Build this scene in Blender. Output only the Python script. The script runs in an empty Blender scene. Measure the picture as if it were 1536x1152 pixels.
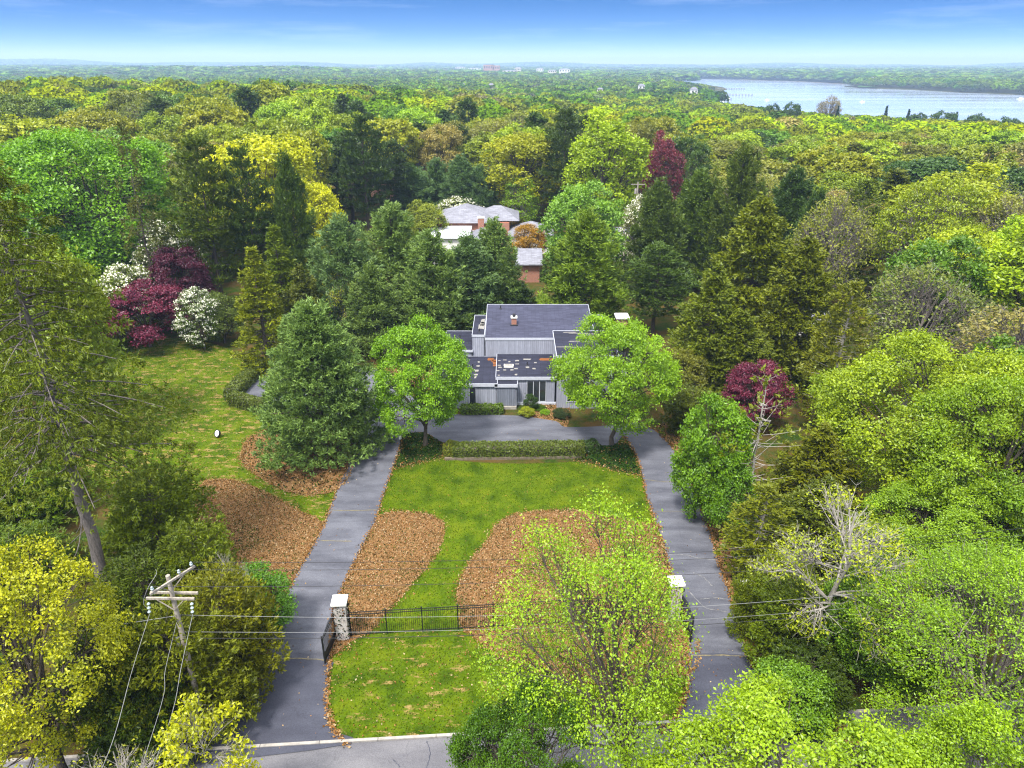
import bpy, math, random
import numpy as np
from mathutils import Vector
from mathutils.geometry import tessellate_polygon
rad = math.radians
scene = bpy.context.scene

# ------------------------------------------------------------------ camera
CAM_H = 32.0
FPX = 1067.0                       # focal length in pixels of a 1536 px wide frame
PITCH = math.atan(479.0 / FPX)
SP, CP = math.sin(PITCH), math.cos(PITCH)
cam_data = bpy.data.cameras.new('camera')
cam_data.sensor_width = 36.0
cam_data.lens = FPX / 1536.0 * 36.0
cam_data.clip_start = 0.5
cam_data.clip_end = 60000.0
cam = bpy.data.objects.new('camera', cam_data)
scene.collection.objects.link(cam)
cam.location = (0, 0, CAM_H)
cam.rotation_euler = (math.pi / 2 - PITCH, 0, 0)
scene.camera = cam

# ------------------------------------------------------------------ world, sun, exposure
SUN_EL, SUN_AZ = rad(61), rad(-150)      # azimuth clockwise from +Y: light from behind left
world = bpy.data.worlds.new('World')
scene.world = world
world.use_nodes = True
wn, wl = world.node_tree.nodes, world.node_tree.links
wn.clear()
w_out = wn.new('ShaderNodeOutputWorld')
w_bg = wn.new('ShaderNodeBackground')
w_sky = wn.new('ShaderNodeTexSky')
w_sky.sky_type = 'NISHITA'
w_sky.sun_disc = False
w_sky.sun_elevation = SUN_EL
w_sky.sun_rotation = SUN_AZ
w_sky.air_density = 1.0
w_sky.dust_density = 0.05
w_sky.ozone_density = 0.9
w_tc = wn.new('ShaderNodeTexCoord')
w_sep = wn.new('ShaderNodeSeparateXYZ')
w_mul = wn.new('ShaderNodeMath'); w_mul.operation = 'MULTIPLY'; w_mul.inputs[1].default_value = 6.5
w_com = wn.new('ShaderNodeCombineXYZ')
w_nrm = wn.new('ShaderNodeVectorMath'); w_nrm.operation = 'NORMALIZE'
wl.new(w_tc.outputs['Generated'], w_sep.inputs[0])
wl.new(w_sep.outputs['X'], w_com.inputs['X']); wl.new(w_sep.outputs['Y'], w_com.inputs['Y'])
wl.new(w_sep.outputs['Z'], w_mul.inputs[0]); wl.new(w_mul.outputs[0], w_com.inputs['Z'])
wl.new(w_com.outputs[0], w_nrm.inputs[0]); wl.new(w_nrm.outputs[0], w_sky.inputs['Vector'])
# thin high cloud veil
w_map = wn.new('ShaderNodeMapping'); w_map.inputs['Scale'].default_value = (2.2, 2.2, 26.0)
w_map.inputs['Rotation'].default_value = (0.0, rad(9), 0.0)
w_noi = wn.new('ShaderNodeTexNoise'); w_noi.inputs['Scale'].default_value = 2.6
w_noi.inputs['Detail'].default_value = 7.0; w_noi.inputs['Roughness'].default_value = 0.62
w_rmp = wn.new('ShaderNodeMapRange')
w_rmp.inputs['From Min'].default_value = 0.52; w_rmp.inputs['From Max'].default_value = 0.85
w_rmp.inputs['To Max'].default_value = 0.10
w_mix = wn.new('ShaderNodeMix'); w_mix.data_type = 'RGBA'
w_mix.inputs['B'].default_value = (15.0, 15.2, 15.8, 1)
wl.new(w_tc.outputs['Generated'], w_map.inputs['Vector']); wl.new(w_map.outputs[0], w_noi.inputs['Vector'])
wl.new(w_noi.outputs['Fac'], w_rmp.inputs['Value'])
# veil thickened in the unseen sky overhead, added as soft white fill light
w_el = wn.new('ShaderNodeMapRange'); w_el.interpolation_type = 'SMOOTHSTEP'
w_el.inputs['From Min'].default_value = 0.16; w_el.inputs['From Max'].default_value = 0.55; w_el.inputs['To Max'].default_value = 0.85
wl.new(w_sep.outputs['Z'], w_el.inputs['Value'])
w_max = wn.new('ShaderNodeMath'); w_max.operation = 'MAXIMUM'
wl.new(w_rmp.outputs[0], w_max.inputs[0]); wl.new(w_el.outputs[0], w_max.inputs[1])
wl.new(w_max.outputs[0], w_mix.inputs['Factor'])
w_hsv = wn.new('ShaderNodeHueSaturation'); w_hsv.inputs['Saturation'].default_value = 1.5; w_hsv.inputs['Value'].default_value = 0.92; w_hsv.inputs['Hue'].default_value = 0.494
wl.new(w_sky.outputs['Color'], w_hsv.inputs['Color'])
w_tint = wn.new('ShaderNodeMix'); w_tint.data_type = 'RGBA'; w_tint.blend_type = 'MULTIPLY'; w_tint.inputs['Factor'].default_value = 1.0
w_tint.inputs['B'].default_value = (0.92, 0.83, 1.04, 1)
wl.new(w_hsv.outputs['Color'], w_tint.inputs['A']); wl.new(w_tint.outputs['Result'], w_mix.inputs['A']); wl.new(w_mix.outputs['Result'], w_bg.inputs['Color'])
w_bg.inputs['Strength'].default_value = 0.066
wl.new(w_bg.outputs[0], w_out.inputs['Surface'])

sun_data = bpy.data.lights.new('sun', 'SUN')
sun_data.energy = 2.7
sun_data.angle = rad(10)
sun_data.color = (1.0, 0.95, 0.86)
sun = bpy.data.objects.new('sun', sun_data)
scene.collection.objects.link(sun)
sd = Vector((math.sin(SUN_AZ) * math.cos(SUN_EL), math.cos(SUN_AZ) * math.cos(SUN_EL), math.sin(SUN_EL)))
sun.rotation_euler = sd.to_track_quat('Z', 'Y').to_euler()
sun.location = (-60, -30, 120)

scene.view_settings.view_transform = 'Standard'
scene.view_settings.look = 'None'
scene.view_settings.exposure = 1.63
scene.view_settings.gamma = 1.0
scene.render.engine = 'CYCLES'
cy = scene.cycles
cy.max_bounces = 5; cy.diffuse_bounces = 3; cy.glossy_bounces = 2; cy.transmission_bounces = 3
cy.volume_bounces = 0; cy.transparent_max_bounces = 4
cy.caustics_reflective = False; cy.caustics_refractive = False
cy.use_denoising = True; cy.denoiser = 'OPENIMAGEDENOISE'; cy.denoising_input_passes = 'RGB_ALBEDO_NORMAL'; cy.denoising_prefilter = 'NONE'
cy.filter_width = 1.2

# ------------------------------------------------------------------ helpers: measuring
def ray(px, py):
    u, v = (px - 768) / FPX, (py - 576) / FPX
    return u, CP - v * SP, SP + v * CP          # x, y, drop per unit depth
def on_z(px, py, z=0.0):
    """ground-plan point seen at a photo pixel when it lies at height z"""
    u, fy, dr = ray(px, py)
    t = (CAM_H - z) / dr
    return u * t, fy * t
def at_y(px, py, Y):
    u, fy, dr = ray(px, py)
    t = Y / fy
    return u * t, CAM_H - dr * t                # x, z
def proj(x, y, z):
    d = y * CP + (CAM_H - z) * SP
    return 768 + FPX * x / d, 576 + FPX * ((CAM_H - z) * CP - y * SP) / d

def smooth(a, b, x):
    t = np.clip((x - a) / (b - a), 0, 1)
    return t * t * (3 - 2 * t)
def in_poly(px, py, poly):
    px = np.asarray(px, float); py = np.asarray(py, float)
    r = np.zeros(px.shape, bool)
    n = len(poly)
    for i in range(n):
        x1, y1 = poly[i]; x2, y2 = poly[(i + 1) % n]
        c = (y1 > py) != (y2 > py)
        with np.errstate(divide='ignore', invalid='ignore'):
            xi = (x2 - x1) * (py - y1) / ((y2 - y1) if y2 != y1 else 1e-9) + x1
        r ^= c & (px < xi)
    return r
def poly_dist(px, py, poly):
    d = np.full(np.shape(px), 1e9)
    n = len(poly)
    for i in range(n):
        ax, ay = poly[i]; bx_, by_ = poly[(i + 1) % n]
        ex, ey = bx_ - ax, by_ - ay
        t = np.clip(((px - ax) * ex + (py - ay) * ey) / (ex * ex + ey * ey + 1e-9), 0, 1)
        d = np.minimum(d, np.hypot(px - ax - t * ex, py - ay - t * ey))
    return d
def curve(pts, closed=True, n=6, jit=0.0, seed=0):
    """Catmull-Rom through the points"""
    rng = random.Random(seed)
    out = []
    m = len(pts)
    for i in range(m if closed else m - 1):
        g = (lambda k: pts[k % m]) if closed else (lambda k: pts[max(0, min(m - 1, k))])
        p0, p1, p2, p3 = g(i - 1), g(i), g(i + 1), g(i + 2)
        for k in range(n):
            t = k / n
            q = [0.5 * (2 * p1[c] + (p2[c] - p0[c]) * t + (2 * p0[c] - 5 * p1[c] + 4 * p2[c] - p3[c]) * t * t
                        + (3 * p1[c] - p0[c] - 3 * p2[c] + p3[c]) * t ** 3) for c in (0, 1)]
            out.append((q[0] + rng.uniform(-jit, jit), q[1] + rng.uniform(-jit, jit)))
    if not closed:
        out.append(tuple(pts[-1]))
    return out

# ------------------------------------------------------------------ helpers: objects
COL = scene.collection
def props(o, label=None, cat=None, group=None, kind=None):
    if label: o['label'] = label
    if cat: o['category'] = cat
    if group: o['group'] = group
    if kind: o['kind'] = kind
    return o
def empty(name, loc=(0, 0, 0), rz=0.0, sc=(1, 1, 1)):
    o = bpy.data.objects.new(name, None)
    COL.objects.link(o)
    o.empty_display_size = 0.5
    o.location = loc; o.rotation_euler = (0, 0, rz); o.scale = sc
    return o
def link(name, me, parent=None, mat=None):
    o = bpy.data.objects.new(name, me)
    COL.objects.link(o)
    if parent is not None: o.parent = parent
    if mat is not None and not me.materials: me.materials.append(mat)
    return o
def np_mesh(name, V, F, mat=None, tint=None, smooth_=False):
    """V (n,3); F (m,k) uniform faces"""
    V = np.ascontiguousarray(V, np.float32).reshape(-1, 3); F = np.ascontiguousarray(F, np.int32)
    me = bpy.data.meshes.new(name)
    m, k = F.shape
    me.vertices.add(len(V)); me.vertices.foreach_set('co', V.ravel())
    me.loops.add(m * k); me.loops.foreach_set('vertex_index', F.ravel())
    me.polygons.add(m)
    me.polygons.foreach_set('loop_start', np.arange(0, m * k, k, dtype=np.int32))
    me.polygons.foreach_set('loop_total', np.full(m, k, np.int32))
    me.update(calc_edges=True)
    if smooth_: me.polygons.foreach_set('use_smooth', np.ones(m, bool))
    else: me.polygons.foreach_set('use_smooth', np.zeros(m, bool))
    if tint is not None:
        tint = np.asarray(tint, np.float32)
        if tint.ndim == 1:
            a = me.attributes.new('tint', 'FLOAT', 'FACE'); a.data.foreach_set('value', tint)
        else:
            a = me.attributes.new('leafcol', 'FLOAT_COLOR', 'FACE')
            a.data.foreach_set('color', np.ascontiguousarray(np.c_[tint, np.ones(len(tint))], np.float32).ravel())
    if mat is not None: me.materials.append(mat)
    return me

class MB:
    """collects simple solids into one mesh"""
    def __init__(s): s.v, s.f = [], []
    def add(s, vs, fs):
        b = len(s.v); s.v += [tuple(p) for p in vs]; s.f += [tuple(b + i for i in f) for f in fs]; return s
    def box(s, x0, x1, y0, y1, z0, z1, z1b=None):
        """z1b: top height at the y1 side (sloped top)"""
        zb = z1 if z1b is None else z1b
        return s.add([(x0, y0, z0), (x1, y0, z0), (x1, y1, z0), (x0, y1, z0), (x0, y0, z1), (x1, y0, z1), (x1, y1, zb), (x0, y1, zb)],
                     [(0, 3, 2, 1), (4, 5, 6, 7), (0, 1, 5, 4), (1, 2, 6, 5), (2, 3, 7, 6), (3, 0, 4, 7)])
    def bar(s, a, b, w, h=None, n=4, taper=1.0):
        a, b = Vector(a), Vector(b); h = h or w
        d = (b - a).normalized()
        u = d.cross(Vector((0, 0, 1)));
        if u.length < 1e-3: u = Vector((1, 0, 0))
        u.normalize(); v = u.cross(d).normalized()
        vs = []
        for c, k in ((a, 1.0), (b, taper)):
            for i in range(n):
                an = 2 * math.pi * (i + (0.5 if n == 4 else 0)) / n
                q = 1.4142 if n == 4 else 1.0
                vs.append(c + u * (math.cos(an) * w / 2 * k * q) + v * (math.sin(an) * h / 2 * k * q))
        fs = [(i, (i + 1) % n, n + (i + 1) % n, n + i) for i in range(n)] + [tuple(range(n - 1, -1, -1)), tuple(range(n, 2 * n))]
        return s.add(vs, fs)
    def lathe(s, c, prof, n=12):
        """profile [(r, z)] round a vertical axis at c"""
        vs, fs = [], []
        for r, z in prof:
            for i in range(n):
                a = 2 * math.pi * i / n
                vs.append((c[0] + r * math.cos(a), c[1] + r * math.sin(a), c[2] + z))
        for k in range(len(prof) - 1):
            for i in range(n):
                j = (i + 1) % n
                fs.append((k * n + i, k * n + j, (k + 1) * n + j, (k + 1) * n + i))
        fs.append(tuple(range(n - 1, -1, -1))); fs.append(tuple((len(prof) - 1) * n + i for i in range(n)))
        return s.add(vs, fs)
    def prism(s, poly, z0, z1):
        n = len(poly)
        vs = [(x, y, z0) for x, y in poly] + [(x, y, z1) for x, y in poly]
        return s.add(vs, [tuple(range(n - 1, -1, -1)), tuple(range(n, 2 * n))] + [(i, (i + 1) % n, n + (i + 1) % n, n + i) for i in range(n)])
    def build(s, name, mat, parent=None, bevel=0.0):
        me = bpy.data.meshes.new(name)
        me.from_pydata(s.v, [], s.f); me.update()
        o = link(name, me, parent, mat)
        if bevel:
            m = o.modifiers.new('b', 'BEVEL'); m.width = bevel; m.segments = 2; m.limit_method = 'ANGLE'
        return o
def sheet(name, pts, z, mat, kind='structure'):
    tri = tessellate_polygon([[Vector((x, y, 0)) for x, y in pts]])
    V = np.array([(x, y, z) for x, y in pts]); F = []
    for a, b, c in tri:
        (x1, y1), (x2, y2), (x3, y3) = pts[a], pts[b], pts[c]
        F.append((a, b, c) if (x2 - x1) * (y3 - y1) - (x3 - x1) * (y2 - y1) > 0 else (a, c, b))
    o = link(name, np_mesh(name, V, np.array(F), mat))
    return props(o, kind=kind)

# ------------------------------------------------------------------ materials
def new_mat(name):
    m = bpy.data.materials.new(name); m.use_nodes = True
    nt = m.node_tree; nt.nodes.clear()
    out = nt.nodes.new('ShaderNodeOutputMaterial')
    return m, nt.nodes, nt.links, out
def tex_coord(N, L, kind='Object', scale=(1, 1, 1)):
    tc = N.new('ShaderNodeTexCoord'); mp = N.new('ShaderNodeMapping'); mp.inputs['Scale'].default_value = scale
    L.new(tc.outputs[kind], mp.inputs['Vector']); return mp.outputs[0]
def geo_pos(N, L, scale=(1, 1, 1)):
    tc = N.new('ShaderNodeNewGeometry'); mp = N.new('ShaderNodeMapping'); mp.inputs['Scale'].default_value = scale
    L.new(tc.outputs['Position'], mp.inputs['Vector']); return mp.outputs[0]
def noise(N, L, vec, scale, detail=4.0, rough=0.6):
    n = N.new('ShaderNodeTexNoise'); n.inputs['Scale'].default_value = scale
    n.inputs['Detail'].default_value = detail; n.inputs['Roughness'].default_value = rough
    L.new(vec, n.inputs['Vector']); return n.outputs['Fac']
def ramp(N, L, fac, stops, const=False):
    r = N.new('ShaderNodeValToRGB'); e = r.color_ramp.elements
    if const: r.color_ramp.interpolation = 'CONSTANT'
    while len(e) < len(stops): e.new(0.5)
    for k, (p, c) in enumerate(stops):
        e[k].position = p; e[k].color = (*c, 1) if len(c) == 3 else c
    L.new(fac, r.inputs['Fac']); return r.outputs['Color']
def mixc(N, L, fac, a, b, mode='MIX'):
    m = N.new('ShaderNodeMix'); m.data_type = 'RGBA'; m.blend_type = mode
    if isinstance(fac, (int, float)): m.inputs['Factor'].default_value = fac
    else: L.new(fac, m.inputs['Factor'])
    for s, q in (('A', a), ('B', b)):
        if isinstance(q, tuple): m.inputs[s].default_value = (*q[:3], 1)
        else: L.new(q, m.inputs[s])
    return m.outputs['Result']
def maprange(N, L, v, a, b, c=0.0, d=1.0):
    m = N.new('ShaderNodeMapRange')
    m.inputs['From Min'].default_value = a; m.inputs['From Max'].default_value = b
    m.inputs['To Min'].default_value = c; m.inputs['To Max'].default_value = d
    L.new(v, m.inputs['Value']); return m.outputs[0]
def principled(N, L, out, col, rough=0.8, spec=0.25, bump=None, bstr=0.4, bdist=0.05, metal=0.0):
    b = N.new('ShaderNodeBsdfPrincipled')
    if isinstance(col, tuple): b.inputs['Base Color'].default_value = (*col[:3], 1)
    else: L.new(col, b.inputs['Base Color'])
    if isinstance(rough, (int, float)): b.inputs['Roughness'].default_value = rough
    else: L.new(rough, b.inputs['Roughness'])
    b.inputs['Specular IOR Level'].default_value = spec
    b.inputs['Metallic'].default_value = metal
    if bump is not None:
        bn = N.new('ShaderNodeBump'); bn.inputs['Strength'].default_value = bstr; bn.inputs['Distance'].default_value = bdist
        L.new(bump, bn.inputs['Height']); L.new(bn.outputs[0], b.inputs['Normal'])
    L.new(b.outputs[0], out.inputs['Surface']); return b
def simple(name, col, rough=0.7, spec=0.3, metal=0.0, vary=0.25, scale=3.0, coord='obj'):
    m, N, L, out = new_mat(name)
    vec = tex_coord(N, L) if coord == 'obj' else geo_pos(N, L)
    f = noise(N, L, vec, scale, 5)
    c = ramp(N, L, f, [(0.25, tuple(x * (1 - vary) for x in col)), (0.75, tuple(min(1, x * (1 + vary)) for x in col))])
    principled(N, L, out, c, rough, spec, metal=metal)
    return m
def lin(r, g, b, k=0.5):
    f = lambda c: ((c / 255 + 0.055) / 1.055) ** 2.4 if c > 10 else c / 255 / 12.92
    return (f(r) * k, f(g) * k, f(b) * k)

def foliage_mat(name, transl=0.35, source='object', gloss=0.0):
    """leaf colour from the object's own colour (or a per-leaf colour), varied leaf by leaf"""
    m, N, L, out = new_mat(name)
    if source == 'object':
        oi = N.new('ShaderNodeObjectInfo'); base = oi.outputs['Color']
    else:
        at = N.new('ShaderNodeAttribute'); at.attribute_name = 'leafcol'; base = at.outputs['Color']
    if source == 'object':
        at = N.new('ShaderNodeAttribute'); at.attribute_name = 'tint'; t = at.outputs['Fac']
        lo = mixc(N, L, 1.0, base, (0.56, 0.62, 0.55), 'MULTIPLY')
        hi = mixc(N, L, 1.0, base, (1.42, 1.34, 0.95), 'MULTIPLY')
        c = mixc(N, L, t, lo, hi)
    else:
        c = base
    d = N.new('ShaderNodeBsdfDiffuse'); L.new(c, d.inputs['Color'])
    tr = N.new('ShaderNodeBsdfTranslucent')
    c2 = mixc(N, L, 1.0, c, (1.15, 1.15, 0.5), 'MULTIPLY'); L.new(c2, tr.inputs['Color'])
    ms = N.new('ShaderNodeMixShader'); ms.inputs[0].default_value = transl
    L.new(d.outputs[0], ms.inputs[1]); L.new(tr.outputs[0], ms.inputs[2])
    sh = ms.outputs[0]
    if gloss:
        g = N.new('ShaderNodeBsdfGlossy'); g.inputs['Roughness'].default_value = 0.45
        g.inputs['Color'].default_value = (0.8, 0.85, 0.9, 1)
        m2 = N.new('ShaderNodeMixShader'); m2.inputs[0].default_value = gloss
        L.new(sh, m2.inputs[1]); L.new(g.outputs[0], m2.inputs[2]); sh = m2.outputs[0]
    L.new(sh, out.inputs['Surface'])
    return m
M = {}
M['leaf'] = foliage_mat('leaf', 0.38, gloss=0.03)
M['needle'] = foliage_mat('needle', 0.25, gloss=0.02)
M['leafcol'] = foliage_mat('canopy_leaf', 0.25, 'attr')
M['petal'] = simple('petal', (0.62, 0.62, 0.5), 0.8, vary=0.15)
def bark(name, a, b):
    m, N, L, out = new_mat(name)
    v = tex_coord(N, L, scale=(6, 6, 1.6))
    f = noise(N, L, v, 2.2, 6, 0.7)
    c = ramp(N, L, f, [(0.3, a), (0.7, b)])
    principled(N, L, out, c, 0.9, 0.1, f, 0.6, 0.03)
    return m
M['bark'] = bark('bark', (0.035, 0.028, 0.022), (0.13, 0.11, 0.09))
M['bark_grey'] = bark('bark_grey', (0.075, 0.065, 0.06), (0.24, 0.21, 0.19))
M['bark_pale'] = bark('bark_pale', (0.15, 0.135, 0.115), (0.38, 0.355, 0.32))

# ------------------------------------------------------------------ plant generators
def unit(a):
    return a / (np.linalg.norm(a, axis=-1, keepdims=True) + 1e-9)
def leaf_quads(P, Nr, size, rng, aspect=0.62, T=None, fold=0.12):
    """diamond leaves: P centres, Nr face normals, T lengthwise axis"""
    n = len(P)
    if T is None: T = rng.normal(size=(n, 3))
    T = unit(T)
    B = unit(np.cross(Nr, T)); T2 = T
    Nn = unit(np.cross(T2, B))
    s = np.asarray(size).reshape(-1, 1) * np.ones((n, 1))
    w = s * aspect
    V = np.stack([P - T2 * s * .5, P + B * w * .5 + Nn * s * fold, P + T2 * s * .5, P - B * w * .5 + Nn * s * fold], 1)
    return V
def quads_mesh(name, V, mat, tint):
    n = len(V)
    return np_mesh(name, V.reshape(-1, 3), np.arange(n * 4).reshape(n, 4), mat, tint)
def tubes(P, R, sides=4):
    """P (m,k,3) poly-lines, R (m,k) radii -> V, F"""
    m, k, _ = P.shape
    D = unit(P[:, -1] - P[:, 0])
    ref = np.tile(np.array([0.31, 0.22, 0.92]), (m, 1)); ref[np.abs((ref * D).sum(1)) > .9] = (1, 0, 0)
    U = unit(np.cross(D, ref)); W = np.cross(D, U)
    a = np.arange(sides) * 2 * np.pi / sides
    V = P[:, :, None, :] + R[:, :, None, None] * (np.cos(a)[None, None, :, None] * U[:, None, None, :] + np.sin(a)[None, None, :, None] * W[:, None, None, :])
    idx = np.arange(m * k * sides).reshape(m, k, sides)
    i0 = idx[:, :-1, :]; i1 = idx[:, 1:, :]
    F = np.stack([i0, np.roll(i0, -1, 2), np.roll(i1, -1, 2), i1], -1).reshape(-1, 4)
    return V.reshape(-1, 3), F
def bez(a, b, c, d, k):
    t = np.linspace(0, 1, k)[None, :, None]
    a, b, c, d = (q[:, None, :] for q in (a, b, c, d))
    return a * (1 - t) ** 3 + 3 * b * t * (1 - t) ** 2 + 3 * c * t * t * (1 - t) + d * t ** 3
class Wood:
    def __init__(s): s.V, s.F, s.n = [], [], 0
    def add(s, P, R, sides=4):
        if not len(P): return
        V, F = tubes(np.asarray(P, float), np.asarray(R, float), sides)
        s.V.append(V); s.F.append(F + s.n); s.n += len(V)
    def mesh(s, name, mat):
        return np_mesh(name, np.concatenate(s.V), np.concatenate(s.F), mat, smooth_=True)

def broadleaf(seed, H, R, cb=.25, nl=14, tips=300, leaves=12000, ls=.25, clump=.5, lean=(0, 0), trunk_r=None,
              twigs=120, spread=1.0, low=-.55, rag=.10, leader=False, nrand=.55, lobe=.42, twig_r=.035, sub=0, up=.5, asp=.62, bark='bark', core=.12, flatc=.65):
    rng = np.random.default_rng(seed)
    ch = H * (1 - cb); az = ch / 2
    C = np.array([lean[0], lean[1], H - az])
    A = np.array([R, R, az])
    # lobes: Fibonacci sphere with noise
    i = np.arange(nl) + .5
    z = 1 - (i / nl) * (1 - low); ph = i * 2.39996 + rng.uniform(0, 6)
    d = np.stack([np.sqrt(np.maximum(0, 1 - z * z)) * np.cos(ph), np.sqrt(np.maximum(0, 1 - z * z)) * np.sin(ph), z], 1)
    d = unit(d + rng.normal(size=d.shape) * .18)
    Lr = rng.uniform(.70, 1.25, nl) * lobe
    Lc = d * (1.0 - Lr * rng.uniform(.85, 1.15, nl))[:, None] * rng.uniform(1 - rag * 1.3, 1 + rag, nl)[:, None]            # unit-sphere space
    # tips on the lobes
    li = rng.choice(nl, tips * 6, p=Lr ** 2 / (Lr ** 2).sum())
    td = unit(rng.normal(size=(tips * 6, 3)) + d[li] * .9 + np.array([0, 0, .25]))
    tp = Lc[li] + td * (Lr[li] * rng.uniform(.8, 1.08, tips * 6))[:, None]
    dist = np.linalg.norm(tp[:, None, :] - Lc[None], axis=2) / Lr[None]
    ok = (dist < .80).sum(1) == 0
    sel = np.where(ok)[0][:tips]
    nin = int(tips * core)
    if nin:                                            # a few inside so that the crown is not hollow
        sel = np.concatenate([sel[:tips - nin], np.where(~ok)[0][:nin]])
    tp, td, li = tp[sel], td[sel], li[sel]
    tips = len(tp)
    TP = C + tp * A
    # leaves
    k = rng.integers(0, tips, leaves)
    off = rng.normal(size=(leaves, 3)) * np.array([1, 1, flatc]) * clump
    P = TP[k] + off
    nr = unit(td[k] * .7 + np.array([0, 0, up]) + rng.normal(size=(leaves, 3)) * nrand)
    tt = rng.normal(size=tips) * .17
    tl = rng.normal(size=nl) * .07
    tint = np.clip(.5 + tt[k] + tl[li[k]] + rng.normal(size=leaves) * .2, 0, 1)
    zmax = np.percentile(P[:, 2], 99.7)
    sz = ls * rng.uniform(.65, 1.3, leaves)
    V = leaf_quads(P, nr, sz, rng, asp)
    crown = quads_mesh('crown', V, M['leaf'], tint)
    # wood
    W = Wood()
    r0 = trunk_r or .017 * H + .03
    top = C + np.array([0, 0, az * (.85 if leader else .35)])
    kk = 9; t = np.linspace(0, 1, kk)[:, None]
    tr = np.array([0, 0, -.3]) * (1 - t) + top * t + np.array([lean[0], lean[1], 0]) * (t * t - t) * .6
    tr[1:-1] += rng.normal(size=(kk - 2, 3)) * np.array([1, 1, 0]) * .012 * H
    rr = r0 * (1 - .8 * t[:, 0]); rr[0] *= 1.35
    W.add(tr[None], rr[None], 8)
    LC = C + Lc * A
    hb = np.clip(rng.uniform(.15, .75, nl), 0, 1)
    zt = cb * H * .75 + hb * (np.clip(LC[:, 2] - .25 * np.hypot(*(LC - tr[-1])[:, :2].T), cb * H * .8, top[2]) - cb * H * .75)
    if leader: zt = LC[:, 2] - .55 * np.hypot(*(LC - C)[:, :2].T)
    zt = np.clip(zt, cb * H * .6, top[2])
    base = np.stack([np.interp(zt, tr[:, 2], tr[:, c]) for c in range(3)], 1)
    rb = np.interp(zt, tr[:, 2], rr) * .62
    dv = LC - base
    P1 = base + dv * .35 + np.array([0, 0, .02 * H]); P2 = base + dv * .7 + rng.normal(size=dv.shape) * .03 * H + np.array([0, 0, .03 * H])
    Lp = bez(base, P1, P2, LC, 7)
    W.add(Lp, rb[:, None] * np.linspace(1, .3, 7)[None], 5)
    # twigs lobe -> tip
    nt = min(twigs, tips); ts = rng.choice(tips, nt, replace=False)
    st = Lp[li[ts], rng.integers(3, 7, nt)]
    dv = TP[ts] - st
    wob = rng.normal(size=dv.shape) * .12 * np.linalg.norm(dv, axis=1, keepdims=True)
    Tp = bez(st, st + dv * .35 + wob, st + dv * .7 - wob * .5, TP[ts] + td[ts] * .05 * R, 5)
    W.add(Tp, twig_r * rng.uniform(.7, 1.3, (nt, 1)) * np.linspace(1.3, .35, 5)[None], 3)
    if sub:
        q = rng.integers(0, nt, sub); qs = rng.integers(1, 5, sub)
        s0 = Tp[q, qs]; dr = unit(dv[q] * .1 + rng.normal(size=(sub, 3)) + np.array([0, 0, .4]) + unit(dv[q]) * 1.0)
        ln = clump * rng.uniform(.8, 2.0, (sub, 1))
        e = s0 + dr * ln
        W.add(bez(s0, s0 + dr * ln * .3, e - dr * ln * .3 + rng.normal(size=e.shape) * .1 * ln, e, 3), twig_r * .5 * np.ones((sub, 1)) * np.linspace(1, .4, 3)[None], 3)
    trunk = W.mesh('trunk', M[bark])
    return {'crown': crown, 'trunk': trunk, 'H': H, 'R': R}

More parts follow.
